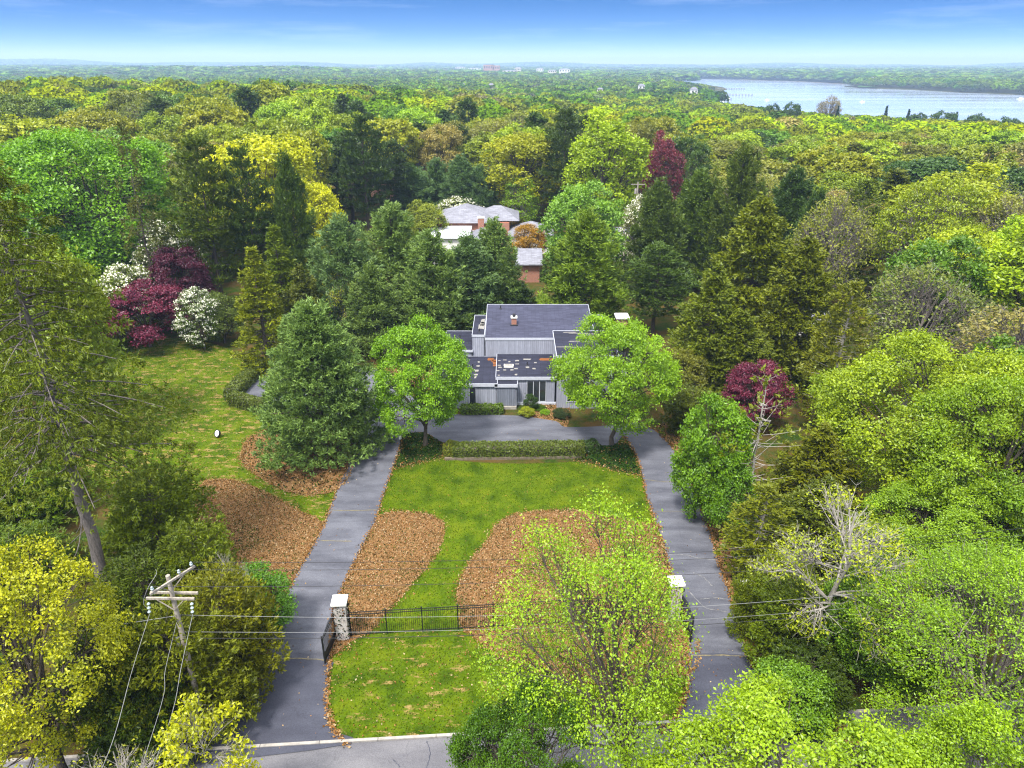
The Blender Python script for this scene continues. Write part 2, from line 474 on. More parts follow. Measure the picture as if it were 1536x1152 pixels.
def conifer(seed, H, R, base=.06, nb=140, tuft=18, blades=8, bl=.35, bw=.16, prof='cone', layers=0, droop=.25, rise=.35,
            curve_up=.2, fan=.30, jz=.10, hang=0.0, s0=.25, dead=0, bare=0.0, trunk_r=None, bark='bark', lean=(0, 0), irr=.2, fwd=.7, upb=.45):
    rng = np.random.default_rng(seed)
    t = np.sort(rng.uniform(0, 1, nb)) ** .92
    if layers: t = np.clip((np.floor(t * layers) + .5 + rng.normal(size=nb) * .13) / layers, 0, .995)
    z0 = H * (base + (1 - base) * t)
    az = np.arange(nb) * 2.39996 + rng.normal(size=nb) * .5
    if prof == 'cone': pf = (1 - t) ** .85 * .96 + .05
    elif prof == 'pine': pf = np.minimum(1, (1 - t) ** .62 * 1.12 + .06) * np.minimum(1, .72 + t * 1.2)
    elif prof == 'broad': pf = (1 - t ** 1.9) ** .85 * (.86 + .14 * (1 - t)) + .05
    elif prof == 'dome': pf = np.sqrt(np.clip(1 - t ** 2.6, 0, 1)) * .95 + .08
    else: pf = np.clip(.45 + .9 * np.sin(np.pi * np.clip(t * .95 + .1, 0, 1)) ** 1.5, 0, 1.1) * .8
    L = R * pf * rng.uniform(1 - irr * 1.6, 1 + irr * .6, nb) / .98
    slope = -droop * (1 - t) + rise * t + rng.normal(size=nb) * .06
    o = np.stack([np.cos(az), np.sin(az), np.zeros(nb)], 1); sd = np.stack([-np.sin(az), np.cos(az), np.zeros(nb)], 1)
    ax = lambda z: np.array([lean[0], lean[1]])[None] * (np.asarray(z)[:, None] / H) ** 1.3
    B0 = np.c_[ax(z0), z0]
    def along(i, s):
        return B0[i] + o[i] * (L[i] * s)[:, None] + np.array([0, 0, 1.]) * (L[i] * (slope[i] * s + curve_up * s * s))[:, None]
    ntu = np.maximum(3, (tuft * L / R * 1.1).astype(int))
    live = rng.uniform(size=nb) >= bare
    i = np.repeat(np.arange(nb)[live], ntu[live]); n = len(i)
    s = s0 + (1 - s0) * rng.uniform(0, 1, n) ** .7
    w = rng.uniform(-1, 1, n) * fan * np.minimum(1, (1.15 - s) * 2.2) * L[i]
    P = along(i, s) + sd[i] * w[:, None] + np.array([0, 0, 1.]) * (rng.normal(size=n) * jz * bl * 2 - hang * np.abs(w))[:, None]
    q = np.repeat(np.arange(n), blades); m = len(q)
    D = unit(o[i[q]] * fwd + sd[i[q]] * (np.sign(w[q]) * .35)[:, None] + rng.normal(size=(m, 3)) * .55 + np.array([0, 0, upb - hang * 1.6]))
    ln = bl * rng.uniform(.6, 1.25, m)
    Nr = unit(rng.normal(size=(m, 3)) + np.array([0, 0, 1.0]))
    Pc = P[q] + D * (ln * .4)[:, None] + rng.normal(size=(m, 3)) * bl * .22
    tint = np.clip(.5 + (rng.normal(size=nb) * .10)[i[q]] + (rng.normal(size=n) * .16)[q] + rng.normal(size=m) * .14, 0, 1)
    # leader tuft
    nl_ = 60 if hang == 0 else 40
    zt = H * (1 - rng.uniform(0, .07, nl_)); PL = np.c_[ax(zt) + rng.normal(size=(nl_, 2)) * .02 * R, zt]
    DL = unit(np.c_[rng.normal(size=(nl_, 2)) * .7, np.ones(nl_)])
    V = np.concatenate([leaf_quads(Pc, Nr, ln, rng, bw / bl, T=D, fold=.06),
                        leaf_quads(PL, unit(rng.normal(size=(nl_, 3))), np.full(nl_, bl), rng, bw / bl, T=DL, fold=.06)])
    crown = quads_mesh('crown', V, M['needle'], np.concatenate([tint, rng.uniform(.3, .7, nl_)]))
    W = Wood()
    r0 = trunk_r or .014 * H + .04
    k = 12; zz = np.linspace(-.3, H * .985, k); zc = np.maximum(zz, 0)
    tp = np.c_[ax(zc), zz]; tp[2:-1, :2] += rng.normal(size=(k - 3, 2)) * .004 * H
    rr = r0 * (1.0 - zc / H * .93); rr[0] *= 1.35
    W.add(tp[None], rr[None], 8)
    a = np.arange(nb); ks = 5
    BP = np.stack([along(a, np.full(nb, x)) for x in np.linspace(0, .80, ks)], 1)
    W.add(BP, (np.interp(z0, zc, rr) * .28 + .01)[:, None] * np.linspace(1, .25, ks)[None], 4)
    if dead:
        zd = rng.uniform(.08 if base > .15 else base, .85, dead) * H; ad = rng.uniform(0, 6.28, dead); Ld = R * rng.uniform(.2, .85, dead) * (1.1 - zd / H)
        b0 = np.c_[ax(zd), zd]; dd = np.stack([np.cos(ad), np.sin(ad), rng.normal(size=dead) * .12 - .05], 1)
        e = b0 + dd * Ld[:, None]; mid = b0 + dd * (Ld * .5)[:, None] - np.array([0, 0, 1.]) * (Ld * rng.uniform(0, .18, dead))[:, None]
        W.add(bez(b0, mid, mid, e, 6), (.022 + .03 * rng.uniform(size=dead))[:, None] * np.linspace(1, .35, 6)[None], 4)
    return {'crown': crown, 'trunk': W.mesh('trunk', M[bark]), 'H': H, 'R': R}

def bush(seed, H, R, leaves=5000, ls=.14, nl=9, tips=160, mat='leaf', clump=.16, stems=14, lobe=.5):
    p = broadleaf(seed, H, R, cb=.02, nl=nl, tips=tips, leaves=leaves, ls=ls, clump=clump, twigs=stems * 4, lobe=lobe, low=-.7, trunk_r=.06, twig_r=.015)
    return p

# ------------------------------------------------------------------ terrain
WATER_Z = -10.0
bay_px = [(1030, 153), (1050, 147), (1062, 142), (1078, 138), (1092, 134), (1084, 130.5), (1062, 127.5), (1030, 123), (1005, 118.8),
          (1013, 117.6), (1060, 118.2), (1148, 120.5), (1210, 122.6), (1268, 126), (1282, 127.5), (1262, 130), (1300, 132.5), (1360, 134.5), (1440, 139), (1536, 142.5),
          (1800, 152), (2300, 175), (2300, 330), (1900, 260), (1536, 205), (1400, 194), (1300, 186), (1218, 178), (1138, 168), (1060, 157)]
bay = [on_z(px, py, WATER_Z) for px, py in bay_px]
inlet = [on_z(px, py, WATER_Z) for px, py in [(845, 109.4), (930, 110.6), (1000, 113), (1010, 114), (960, 113.4), (900, 111.9), (850, 110.7)]]
def land(x, y):
    x = np.asarray(x, float); y = np.asarray(y, float)
    yy = np.maximum(y, 1.0)
    wr = smooth(-.30, .30, x / yy)
    f = smooth(130, 450, y)
    hr = -8.5 * f
    hl = 5.5 * smooth(120, 230, y) * (1 - smooth(330, 620, y)) - 3.0 * smooth(400, 700, y)
    h = hr * wr + hl * (1 - wr)
    r = np.hypot(x, y)
    far = smooth(1300, 4200, r)
    az = x / yy
    h = h + far * (9 + 5 * np.sin(x * .0011 + 1.3) * np.cos(y * .0009) + 3 * np.sin(x * .0023 + y * .0017))
    hill = smooth(5200, 8200, r)
    h = h + hill * (20 + 26 * smooth(-.15, -.62, az) + 8 * np.sin(az * 19 + 1) + 5 * np.sin(az * 41) + 14 * np.exp(-((az + .11) / .03) ** 2))
    # wooded knolls in the middle distance
    h = h + 12 * np.exp(-(((x + 640) / 190) ** 2 + ((y - 2150) / 260) ** 2)) + 10 * np.exp(-(((x + 1010) / 170) ** 2 + ((y - 2300) / 260) ** 2))
    h = h + 16 * smooth(.66, .75, az) * np.exp(-((r - 2300) / 500) ** 2)
    return h
def ground(x, y):
    x = np.asarray(x, float); y = np.asarray(y, float)
    h = land(x, y)
    for poly in (bay, inlet):
        d = poly_dist(x, y, poly)
        ins = in_poly(x, y, poly)
        sd_ = np.where(ins, -d, d)
        w = smooth(0, 160, sd_)
        shore = WATER_Z + np.clip(sd_ * .06, -3.0, 3.5)
        h = np.where(sd_ < 0, shore, h * w + shore * (1 - w)) if poly is bay else np.where(sd_ < 0, np.minimum(shore, h), np.where(sd_ < 160, h * w + shore * (1 - w), h))
    return h

def make_ground():
    aa = np.concatenate([np.linspace(-180, -52, 26)[:-1], np.linspace(-52, 52, 330), np.linspace(52, 180, 26)[1:-1]]) * np.pi / 180
    rr = np.concatenate([[0, 15, 30, 50, 70, 90, 110], np.geomspace(125, 11500, 190)])
    Aa, Rr = np.meshgrid(aa, rr, indexing='ij')
    X = np.sin(Aa) * Rr; Y = np.cos(Aa) * Rr
    Z = ground(X, Y)
    na, nr = Aa.shape
    idx = np.arange(na * nr).reshape(na, nr)
    nx = np.roll(idx, -1, 0)
    F = np.stack([idx[:, :-1], idx[:, 1:], nx[:, 1:], nx[:, :-1]], -1).reshape(-1, 4)
    m, N, L, out = new_mat('woodland_floor')
    v = geo_pos(N, L)
    f1 = noise(N, L, v, .35, 6, .7); f2 = noise(N, L, v, 6.0, 5, .8)
    a = ramp(N, L, f2, [(.3, lin(60, 48, 30, .5)), (.5, lin(120, 95, 55, .5)), (.7, lin(70, 85, 30, .5))])
    b = ramp(N, L, f2, [(.3, lin(30, 50, 20, .5)), (.7, lin(80, 110, 35, .5))])
    c = mixc(N, L, ramp(N, L, f1, [(.4, (0, 0, 0)), (.6, (1, 1, 1))]), a, b)
    principled(N, L, out, c, .95, .05, f2, .6, .08)
    me = np_mesh('ground', np.stack([X, Y, Z], -1).reshape(-1, 3), F, m, smooth_=True)
    return props(link('ground', me), kind='structure')
make_ground()

def make_water():
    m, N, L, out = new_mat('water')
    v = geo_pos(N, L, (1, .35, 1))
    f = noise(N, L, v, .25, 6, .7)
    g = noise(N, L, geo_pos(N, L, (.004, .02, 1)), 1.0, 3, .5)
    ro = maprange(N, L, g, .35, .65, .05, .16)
    principled(N, L, out, (0.34, 0.39, 0.50), ro, .5, f, .10, .3)  # sky glare on the water is put into this pale base colour
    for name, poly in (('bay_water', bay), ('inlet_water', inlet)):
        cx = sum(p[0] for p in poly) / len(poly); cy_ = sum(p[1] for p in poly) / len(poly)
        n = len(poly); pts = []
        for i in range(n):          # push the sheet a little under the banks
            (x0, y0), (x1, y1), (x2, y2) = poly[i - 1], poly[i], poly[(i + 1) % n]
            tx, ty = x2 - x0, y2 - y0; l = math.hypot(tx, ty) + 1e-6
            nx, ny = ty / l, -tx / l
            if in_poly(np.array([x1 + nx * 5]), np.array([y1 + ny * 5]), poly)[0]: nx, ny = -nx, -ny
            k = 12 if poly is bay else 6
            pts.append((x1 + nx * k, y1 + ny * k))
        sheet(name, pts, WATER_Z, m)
make_water()

# ------------------------------------------------------------------ grounds of the property
def G(pts, z=0.0): return [on_z(px, py, z) for px, py in pts]
left_drive_l = [(240, 1152), (268, 1140), (300, 1118), (340, 1088), (374, 1050), (394, 1010), (402, 970), (412, 935), (428, 895), (445, 862), (466, 825), (484, 792), (495, 762), (512, 722), (530, 680), (540, 655)]
left_drive_r = [(604, 655), (597, 680), (585, 715), (573, 750), (562, 785), (548, 812), (532, 845), (519, 872), (507, 905), (499, 940), (496, 975), (493, 1010), (491, 1045), (494, 1078), (503, 1098), (520, 1118)]
right_drive_l = [(935, 655), (950, 676), (961, 705), (970, 745), (983, 782), (994, 815), (1002, 845), (1012, 880), (1022, 915), (1030, 950), (1033, 990), (1031, 1030), (1022, 1060), (1010, 1082), (990, 1100)]
right_drive_r = [(1240, 1110), (1185, 1055), (1150, 1030), (1130, 1000), (1117, 965), (1104, 925), (1093, 890), (1081, 855), (1072, 822), (1059, 785), (1044, 745), (1027, 705), (1010, 675), (985, 648), (958, 636)]
drive_outline = (left_drive_l + [(528, 640), (490, 640), (440, 628), (400, 612), (362, 598), (385, 560), (420, 548), (520, 548), (580, 560), (640, 612), (680, 622), (740, 623), (792, 625), (800, 627), (835, 633), (848, 641), (900, 640), (958, 634)]
                 + right_drive_r[::-1] + right_drive_l[::-1] + [(920, 668), (880, 668), (700, 664), (664, 664), (640, 650), (618, 650)] + left_drive_r)
# fix order: right side goes down the outer edge and back up the inner edge
def asphalt(name, a, b, spot=0.45):
    m, N, L, out = new_mat(name)
    v = geo_pos(N, L)
    big = noise(N, L, geo_pos(N, L, (.16, .5, 1)), 1.4, 4, .6)
    fine = noise(N, L, v, 22, 3, .8)
    mid = noise(N, L, v, 3.0, 5, .7)
    c = ramp(N, L, big, [(.38, a), (.62, b)])
    c = mixc(N, L, .55, c, ramp(N, L, fine, [(.3, (.25, .25, .26)), (.7, (.85, .85, .87))]), 'OVERLAY')
    c = mixc(N, L, maprange(N, L, mid, .62, .75, 0, spot), c, tuple(x * 1.8 for x in b))
    # hairline cracks
    vo = N.new('ShaderNodeTexVoronoi'); vo.feature = 'DISTANCE_TO_EDGE'; vo.inputs['Scale'].default_value = .28
    wv = N.new('ShaderNodeVectorMath'); wv.operation = 'ADD'
    nn = N.new('ShaderNodeTexNoise'); nn.inputs['Scale'].default_value = 1.2; nn.inputs['Detail'].default_value = 5
    L.new(v, nn.inputs['Vector']); L.new(v, wv.inputs[0]); L.new(nn.outputs['Color'], wv.inputs[1]); L.new(wv.outputs[0], vo.inputs['Vector'])
    cr = maprange(N, L, vo.outputs['Distance'], .003, .006, .22, 0)
    c = mixc(N, L, cr, c, tuple(x * .45 for x in a))
    principled(N, L, out, c, .85, .25, fine, .5, .01)
    return m
M['drive'] = asphalt('drive_asphalt', (.054, .056, .069), (.092, .095, .112))
M['apron'] = asphalt('apron_asphalt', (.036, .038, .052), (.050, .053, .070), .1)
M['road'] = asphalt('road_asphalt', (.088, .086, .095), (.122, .119, .126), .3)
M['seam'] = simple('seam', (.135, .115, .065), .9, vary=.4, scale=9, coord='geo')
M['crack'] = simple('crack', (.135, .135, .14), .9, vary=.5, scale=9, coord='geo')

def lawn_mat(name, dead, seed):
    m, N, L, out = new_mat(name)
    v = geo_pos(N, L)
    n1 = noise(N, L, v, .55, 5, .65); n2 = noise(N, L, v, 9, 4, .8)
    n3 = noise(N, L, geo_pos(N, L, (1.0 + seed * .01, 2.2, 1)), .8, 7, .72)
    c = ramp(N, L, n1, [(.34, lin(74, 104, 4, .36)), (.5, lin(110, 138, 8, .36)), (.66, lin(134, 152, 20, .36))])
    c = mixc(N, L, .6, c, ramp(N, L, n2, [(.25, (.12, .14, .1)), (.75, (.85, .86, .8))]), 'OVERLAY')
    d = ramp(N, L, n2, [(.3, lin(150, 130, 60, .40)), (.7, lin(214, 184, 120, .40))])
    f = maprange(N, L, n3, dead, dead + .06)
    c = mixc(N, L, f, c, d)
    principled(N, L, out, c, .9, .1, n2, .7, .06)
    return m
M['lawn'] = lawn_mat('lawn_grass', .63, 0)
M['side_lawn'] = lawn_mat('side_lawn_grass', .53, 7)
M['lower_lawn'] = lawn_mat('lower_lawn_grass', .565, 3)
def bed_mat(name, cols, mix=.5):
    m, N, L, out = new_mat(name)
    v = geo_pos(N, L)
    n2 = noise(N, L, v, 7, 5, .85); n1 = noise(N, L, v, .6, 4, .7)
    c = ramp(N, L, n2, [(.28, cols[0]), (.45, cols[1]), (.6, cols[2]), (.75, cols[3])])
    c = mixc(N, L, maprange(N, L, n1, .52, .66, 0, mix), c, lin(75, 90, 30, .4))
    principled(N, L, out, c, .95, .05, n2, .8, .08)
    return m
M['mulch'] = bed_mat('leaf_mulch', (lin(98, 72, 42, .45), lin(156, 116, 74, .45), lin(190, 150, 104, .45), lin(228, 192, 150, .45)), .35)
M['ivy_bed'] = bed_mat('ivy_bed', (lin(20, 35, 10, .4), lin(45, 75, 25, .4), lin(80, 105, 40, .4), lin(150, 120, 60, .4)), .3)

side_lawn_px = [(60, 560), (90, 515), (160, 508), (230, 506), (300, 512), (352, 528), (380, 560), (420, 600), (600, 640), (600, 700), (560, 740), (500, 790), (490, 800), (400, 860), (300, 800), (200, 760), (120, 700), (80, 640)]
front_lawn_px = [(600, 640), (680, 690), (890, 690), (940, 655), (985, 740), (1010, 830), (1050, 950), (1050, 1040), (1020, 1088), (860, 1094), (712, 1101), (600, 1107), (515, 1113), (480, 1080), (470, 1000), (480, 900), (540, 780)]
lower_lawn_px = [(493, 1000), (500, 985), (520, 974), (545, 960), (580, 949), (620, 945), (660, 943), (690, 948), (712, 962), (735, 982), (770, 1003), (830, 1020), (900, 1030), (960, 1025), (1010, 1010), (1034, 998), (1034, 1030), (1012, 1086), (860, 1094), (712, 1101), (600, 1107), (507, 1112), (480, 1080)]
bed_a_px = [(568, 776), (600, 769), (640, 772), (662, 784), (665, 802), (656, 828), (636, 855), (612, 882), (590, 908), (572, 925), (560, 940), (548, 952), (520, 968), (498, 984), (470, 985), (480, 900), (520, 840)]
bed_b_px = [(688, 905), (687, 885), (695, 862), (712, 835), (735, 808), (745, 790), (765, 776), (800, 768), (850, 766), (905, 772), (960, 786), (992, 792), (1020, 880), (1045, 960), (1045, 1000), (1010, 1012), (960, 1024), (900, 1028), (840, 1018), (785, 1000), (745, 982), (722, 963), (700, 948), (690, 930)]
bed_c_px = [(300, 732), (318, 722), (350, 722), (395, 738), (440, 762), (488, 788), (478, 815), (455, 850), (434, 890), (415, 930), (405, 960), (380, 975), (300, 960), (270, 860)]
bed_d_px = [(362, 690), (368, 668), (380, 654), (420, 640), (530, 640), (536, 680), (520, 720), (496, 738), (460, 742), (425, 735), (390, 716), (368, 700)]
bed_e_px = [(586, 700), (590, 670), (600, 648), (640, 648), (660, 662), (665, 684), (640, 692), (612, 698)]
bed_f_px = [(862, 688), (880, 668), (925, 664), (950, 672), (962, 700), (964, 712), (930, 708), (895, 698)]
ivy_px = [(405, 955), (400, 990), (380, 1040), (345, 1085), (300, 1120), (240, 1145), (150, 1150), (250, 1000), (330, 930)]
house_bed_px = [(780, 626), (800, 604), (850, 604), (850, 640), (836, 634), (800, 627)]
back_bed_px = [(560, 560), (570, 500), (700, 490), (700, 600), (640, 605), (590, 565)]
right_verge_px = [(985, 640), (1020, 640), (1050, 690), (1075, 750), (1100, 830), (1125, 900), (1150, 980), (1200, 1040), (1290, 1110), (1240, 1115), (1150, 1030), (1117, 965), (1093, 890), (1072, 822), (1044, 745), (1010, 675)]
sheet('side_lawn', curve(G(side_lawn_px)), .02, M['side_lawn'])
sheet('front_lawn', curve(G(front_lawn_px)), .028, M['lawn'])
sheet('lower_lawn', curve(G(lower_lawn_px), jit=.03), .036, M['lower_lawn'])
beds = {'mulch_bed': [bed_a_px, bed_b_px, bed_c_px], 'pine_bed': [bed_d_px], 'ivy_bed': [ivy_px, bed_e_px, bed_f_px], 'planting_bed': [house_bed_px, right_verge_px, back_bed_px]}
bed_polys = {}
for nm, lst in beds.items():
    for k, p in enumerate(lst):
        pts = curve(G(p), n=14, jit=.13, seed=k)
        bed_polys.setdefault(nm, []).append(pts)
        sheet(nm, pts, .046 + .004 * k, M['ivy_bed'] if nm == 'ivy_bed' else M['mulch'])
drive_pts = curve(G(drive_outline), n=4, jit=.015)
sheet('driveway', drive_pts, .064, M['drive'])
apl = curve(G([(397, 992), (392, 1012), (374, 1050), (340, 1088), (300, 1118), (268, 1140), (240, 1152), (520, 1118), (503, 1098), (494, 1078), (491, 1045), (493, 1010), (494, 992)]), n=4)
apr = curve(G([(1034, 985), (1031, 1030), (1022, 1060), (1010, 1082), (990, 1100), (1240, 1110), (1185, 1055), (1150, 1030), (1130, 1000), (1121, 984)]), n=4)
sheet('driveway_apron', apl, .070, M['apron']); sheet('driveway_apron', apr, .070, M['apron'])
def strip(name, pts, w, z, mat, kind='structure', jit=0.0, seed=1):
    rng = random.Random(seed)
    V, F = [], []
    for i, (x, y) in enumerate(pts):
        a, b = pts[max(0, i - 1)], pts[min(len(pts) - 1, i + 1)]
        dx, dy = b[0] - a[0], b[1] - a[1]; l = math.hypot(dx, dy) + 1e-9
        ww = w * (1 + rng.uniform(-jit, jit)) / 2
        V += [(x - dy / l * ww, y + dx / l * ww, z), (x + dy / l * ww, y - dx / l * ww, z)]
        if i: F.append((2 * i - 2, 2 * i - 1, 2 * i + 1, 2 * i))
    return props(link(name, np_mesh(name, np.array(V), np.array(F)[:, ::-1], mat)), kind=kind)
for k, p in enumerate([[(492, 766), (520, 767), (566, 766)], [(481, 812), (528, 813)], [(400, 991), (450, 989), (494, 992)], [(966, 720), (1000, 724), (1036, 722)], [(980, 768), (1053, 768)], [(1036, 985), (1080, 984), (1119, 986)]]):
    strip('driveway_seam', curve(G(p), closed=False, n=8, jit=.02, seed=k), .07, .076, M['seam'], jit=.6, seed=k)
for k, p in enumerate([[(1003, 833), (1030, 834), (1045, 838), (1073, 841)], [(1035, 890), (1052, 908), (1062, 914), (1095, 920)], [(1040, 860), (1056, 868), (1068, 880)], [(1050, 900), (1075, 898), (1092, 901)]]):
    strip('driveway_crack', curve(G(p), closed=False, n=8, jit=.03, seed=k), .06, .076, M['crack'], jit=.7, seed=k)

# road, kerb
RA, RB = on_z(300, 1128, 0), on_z(1020, 1086, 0)
rdx, rdy = RB[0] - RA[0], RB[1] - RA[1]; rl = math.hypot(rdx, rdy); rdx /= rl; rdy /= rl
def rp(s, o, z=0):     # along the road, off to the house side
    return (RA[0] + rdx * s - rdy * o, RA[1] + rdy * s + rdx * o, z)
sheet('road', [rp(-90, -8.2)[:2], rp(120, -8.2)[:2], rp(120, 0)[:2], rp(-90, 0)[:2]], .012, M['road'])
kb = MB()
s = -60.0
while s < 90:
    a, b = rp(s + .01, 0), rp(s + 2.99, 0); c, d = rp(s + 2.99, .17), rp(s + .01, .17)
    kb.add([a, b, c, d] + [(q[0], q[1], .13) for q in (a, b, c, d)], [(0, 3, 2, 1), (4, 5, 6, 7), (0, 1, 5, 4), (1, 2, 6, 5), (2, 3, 7, 6), (3, 0, 4, 7)])
    s += 3
M['concrete'] = simple('kerb_concrete', (.27, .25, .225), .9, vary=.3, scale=4)
props(kb.build('kerb', M['concrete'], bevel=.015), kind='structure')
for k, p in enumerate([[(640, 1112), (645, 1130), (640, 1152)], [(590, 1140), (600, 1152), (598, 1170)]]):
    strip('road_crack', curve(G(p), closed=False, n=8, jit=.03, seed=k), .04, .020, M['apron'], jit=.7, seed=k)

# loose cover: litter, ivy, grass
def scatter(poly, n, rng):
    xs = [p[0] for p in poly]; ys = [p[1] for p in poly]
    x = rng.uniform(min(xs), max(xs), n * 3); y = rng.uniform(min(ys), max(ys), n * 3)
    k = in_poly(x, y, poly)
    return np.c_[x[k], y[k]][:n]
rng = np.random.default_rng(5)
LIT = np.array([lin(178, 126, 72, .50), lin(202, 154, 98, .50), lin(220, 188, 140, .50), lin(134, 96, 58, .50), lin(240, 214, 176, .52), lin(96, 80, 44, .5)])
IVY = np.array([lin(40, 75, 22, .45), lin(70, 105, 35, .45), lin(95, 130, 45, .45), lin(30, 50, 20, .45)])
def litter(name, polys, per, size, cols, wts, label, cat, z0=.07, up=.9):
    P = []
    for p in polys:
        xs = [q[0] for q in p]; ys = [q[1] for q in p]
        ar = abs(sum(p[i - 1][0] * p[i][1] - p[i][0] * p[i - 1][1] for i in range(len(p)))) / 2
        P.append(scatter(p, int(ar * per), rng))
    P = np.concatenate(P); n = len(P)
    keep = ~in_poly(P[:, 0], P[:, 1], drive_pts); P = P[keep]; n = len(P)
    P3 = np.c_[P, z0 + rng.uniform(0, .07, n)]
    V = leaf_quads(P3, unit(rng.normal(size=(n, 3)) * .55 + np.array([0, 0, up])), size * rng.uniform(.6, 1.4, n), rng, .7)
    ci = rng.choice(len(cols), n, p=np.array(wts) / sum(wts))
    wv_ = .5 + .5 * np.sin(P[:, 0] * .8 + 1.7 * np.sin(P[:, 1] * .55)) * np.cos(P[:, 1] * .45 + .6 * np.sin(P[:, 0] * .7))
    green = rng.uniform(size=n) < .5 * smooth(.62, .95, wv_) + .30 * smooth(5.5, 9, P[:, 0])
    ci = np.where(green, rng.integers(6, 10, n), ci)
    o = link(name, quads_mesh(name, V, M['leafcol'], cols[ci]))
    return props(o, label, cat, kind='stuff')
litter('leaf_litter', bed_polys['mulch_bed'], 150, .095, np.r_[LIT, IVY], [4, 5, 3.2, 3.4, 1.5, 3, 1.0, 1.2, .8, .8], 'brown fallen leaves covering the three front beds', 'leaf litter')
litter('pine_litter', bed_polys['pine_bed'] + bed_polys['planting_bed'], 40, .16, np.r_[LIT, IVY], [3, 3, 2, 3, .6, 3, 3, 3, 2, 3], 'mixed brown leaves and ivy under the pine and beside the drive', 'leaf litter')
litter('ivy_cover', bed_polys['ivy_bed'], 70, .15, np.r_[LIT, IVY], [1, .6, .4, 1, .1, 2, 6, 6, 3, 6], 'dark green ivy covering the ground beside the driveway', 'ivy')
# leaves drifted along the asphalt edges
ed = []
for seg in (left_drive_l, left_drive_r, right_drive_l, right_drive_r):
    q = np.array(curve(G(seg), closed=False, n=14))
    k = rng.integers(0, len(q) - 1, 1700); t = rng.uniform(0, 1, (1700, 1))
    ed.append(q[k] * (1 - t) + q[k + 1] * t + rng.normal(size=(1700, 2)) * .11)
ed = np.concatenate(ed); n = len(ed)
V = leaf_quads(np.c_[ed, .085 + rng.uniform(0, .03, n)], unit(rng.normal(size=(n, 3)) * .3 + np.array([0, 0, 1])), .13 * rng.uniform(.6, 1.4, n), rng, .7)
props(link('edge_litter', quads_mesh('edge_litter', V, M['leafcol'], LIT[rng.choice(6, n, p=[.3, .35, .12, .1, .03, .1])])), 'rust coloured leaves drifted along the driveway edges', 'leaf litter', kind='stuff')
# pale worn rim round the beds
rim = []
for p, sg in ((bed_a_px[:12], 1), (bed_b_px[:12], 1), (bed_b_px[13:], 1), (bed_c_px[:6], 1), (bed_d_px[5:], 1), (bed_d_px[:3], 1)):
    q = np.array(curve(G(p), closed=False, n=12)); k = rng.integers(0, len(q) - 1, 700); t = rng.uniform(0, 1, (700, 1))
    rim.append(q[k] * (1 - t) + q[k + 1] * t + rng.normal(size=(700, 2)) * .09)
rim = np.concatenate(rim); n = len(rim)
V = leaf_quads(np.c_[rim, .08 + rng.uniform(0, .03, n)], unit(rng.normal(size=(n, 3)) * .3 + np.array([0, 0, 1])), .15 * rng.uniform(.6, 1.4, n), rng, .6)
props(link('dry_grass_rim', quads_mesh('dry_grass_rim', V, M['leafcol'], np.array([lin(225, 185, 140, .45), lin(200, 160, 100, .45), lin(170, 130, 70, .45)])[rng.integers(0, 3, n)])), 'pale dry grass rim round the planting beds', 'dry grass', kind='stuff')
strays = []
for p in (bed_a_px, bed_b_px, bed_c_px, bed_d_px, bed_e_px, bed_f_px):
    q = np.array(curve(G(p), n=12)); k = rng.integers(0, len(q) - 1, 900); t = rng.uniform(0, 1, (900, 1))
    strays.append(q[k] * (1 - t) + q[k + 1] * t + rng.normal(size=(900, 2)) * .30)
xs_ = scatter(curve(G(side_lawn_px)), 2600, rng); strays.append(xs_); strays.append(scatter(curve(G(lower_lawn_px)), 500, rng)); strays.append(scatter(curve(G(front_lawn_px)), 500, rng))
strays = np.concatenate(strays); strays = strays[~in_poly(strays[:, 0], strays[:, 1], drive_pts)]; n = len(strays)
V = leaf_quads(np.c_[strays, .075 + rng.uniform(0, .03, n)], unit(rng.normal(size=(n, 3)) * .3 + np.array([0, 0, 1])), .12 * rng.uniform(.5, 1.3, n), rng, .7)
props(link('stray_leaves', quads_mesh('stray_leaves', V, M['leafcol'], LIT[rng.choice(6, n, p=[.28, .3, .14, .12, .06, .1])])), 'scattered dead leaves along the bed edges and over the lawns', 'leaf litter', kind='stuff')
sp_ = np.concatenate([scatter(drive_pts, 420, rng), scatter(apr, 60, rng)]); n = len(sp_)
V = leaf_quads(np.c_[sp_, .088 + rng.uniform(0, .02, n)], unit(rng.normal(size=(n, 3)) * .25 + np.array([0, 0, 1])), .10 * rng.uniform(.5, 1.3, n), rng, .7)
props(link('driveway_debris', quads_mesh('driveway_debris', V, M['leafcol'], LIT[rng.integers(0, 5, n)])), 'single pale leaves and twigs lying on the asphalt', 'leaf litter', kind='stuff')
# grass tufts
gp = []
for p, per in ((curve(G(side_lawn_px)), 36), (curve(G(front_lawn_px)), 60)):
    ar = abs(sum(p[i - 1][0] * p[i][1] - p[i][0] * p[i - 1][1] for i in range(len(p)))) / 2
    gp.append(scatter(p, int(ar * per), rng))
gp = np.concatenate(gp)
bad = in_poly(gp[:, 0], gp[:, 1], drive_pts)
for l_ in bed_polys.values():
    for p in l_: bad |= in_poly(gp[:, 0], gp[:, 1], p)
gp = gp[~bad]; n = len(gp)
GR = np.array([lin(90, 122, 8, .38), lin(118, 144, 10, .38), lin(148, 162, 30, .38), lin(62, 92, 8, .38), lin(205, 175, 110, .42)])
T = unit(rng.normal(size=(n, 3)) * .6 + np.array([0, 0, .7]))
side = gp[:, 0] < -11
ci = np.where(side, rng.choice(5, n, p=[.30, .34, .2, .08, .08]), rng.choice(5, n, p=[.3, .33, .17, .17, .03]))
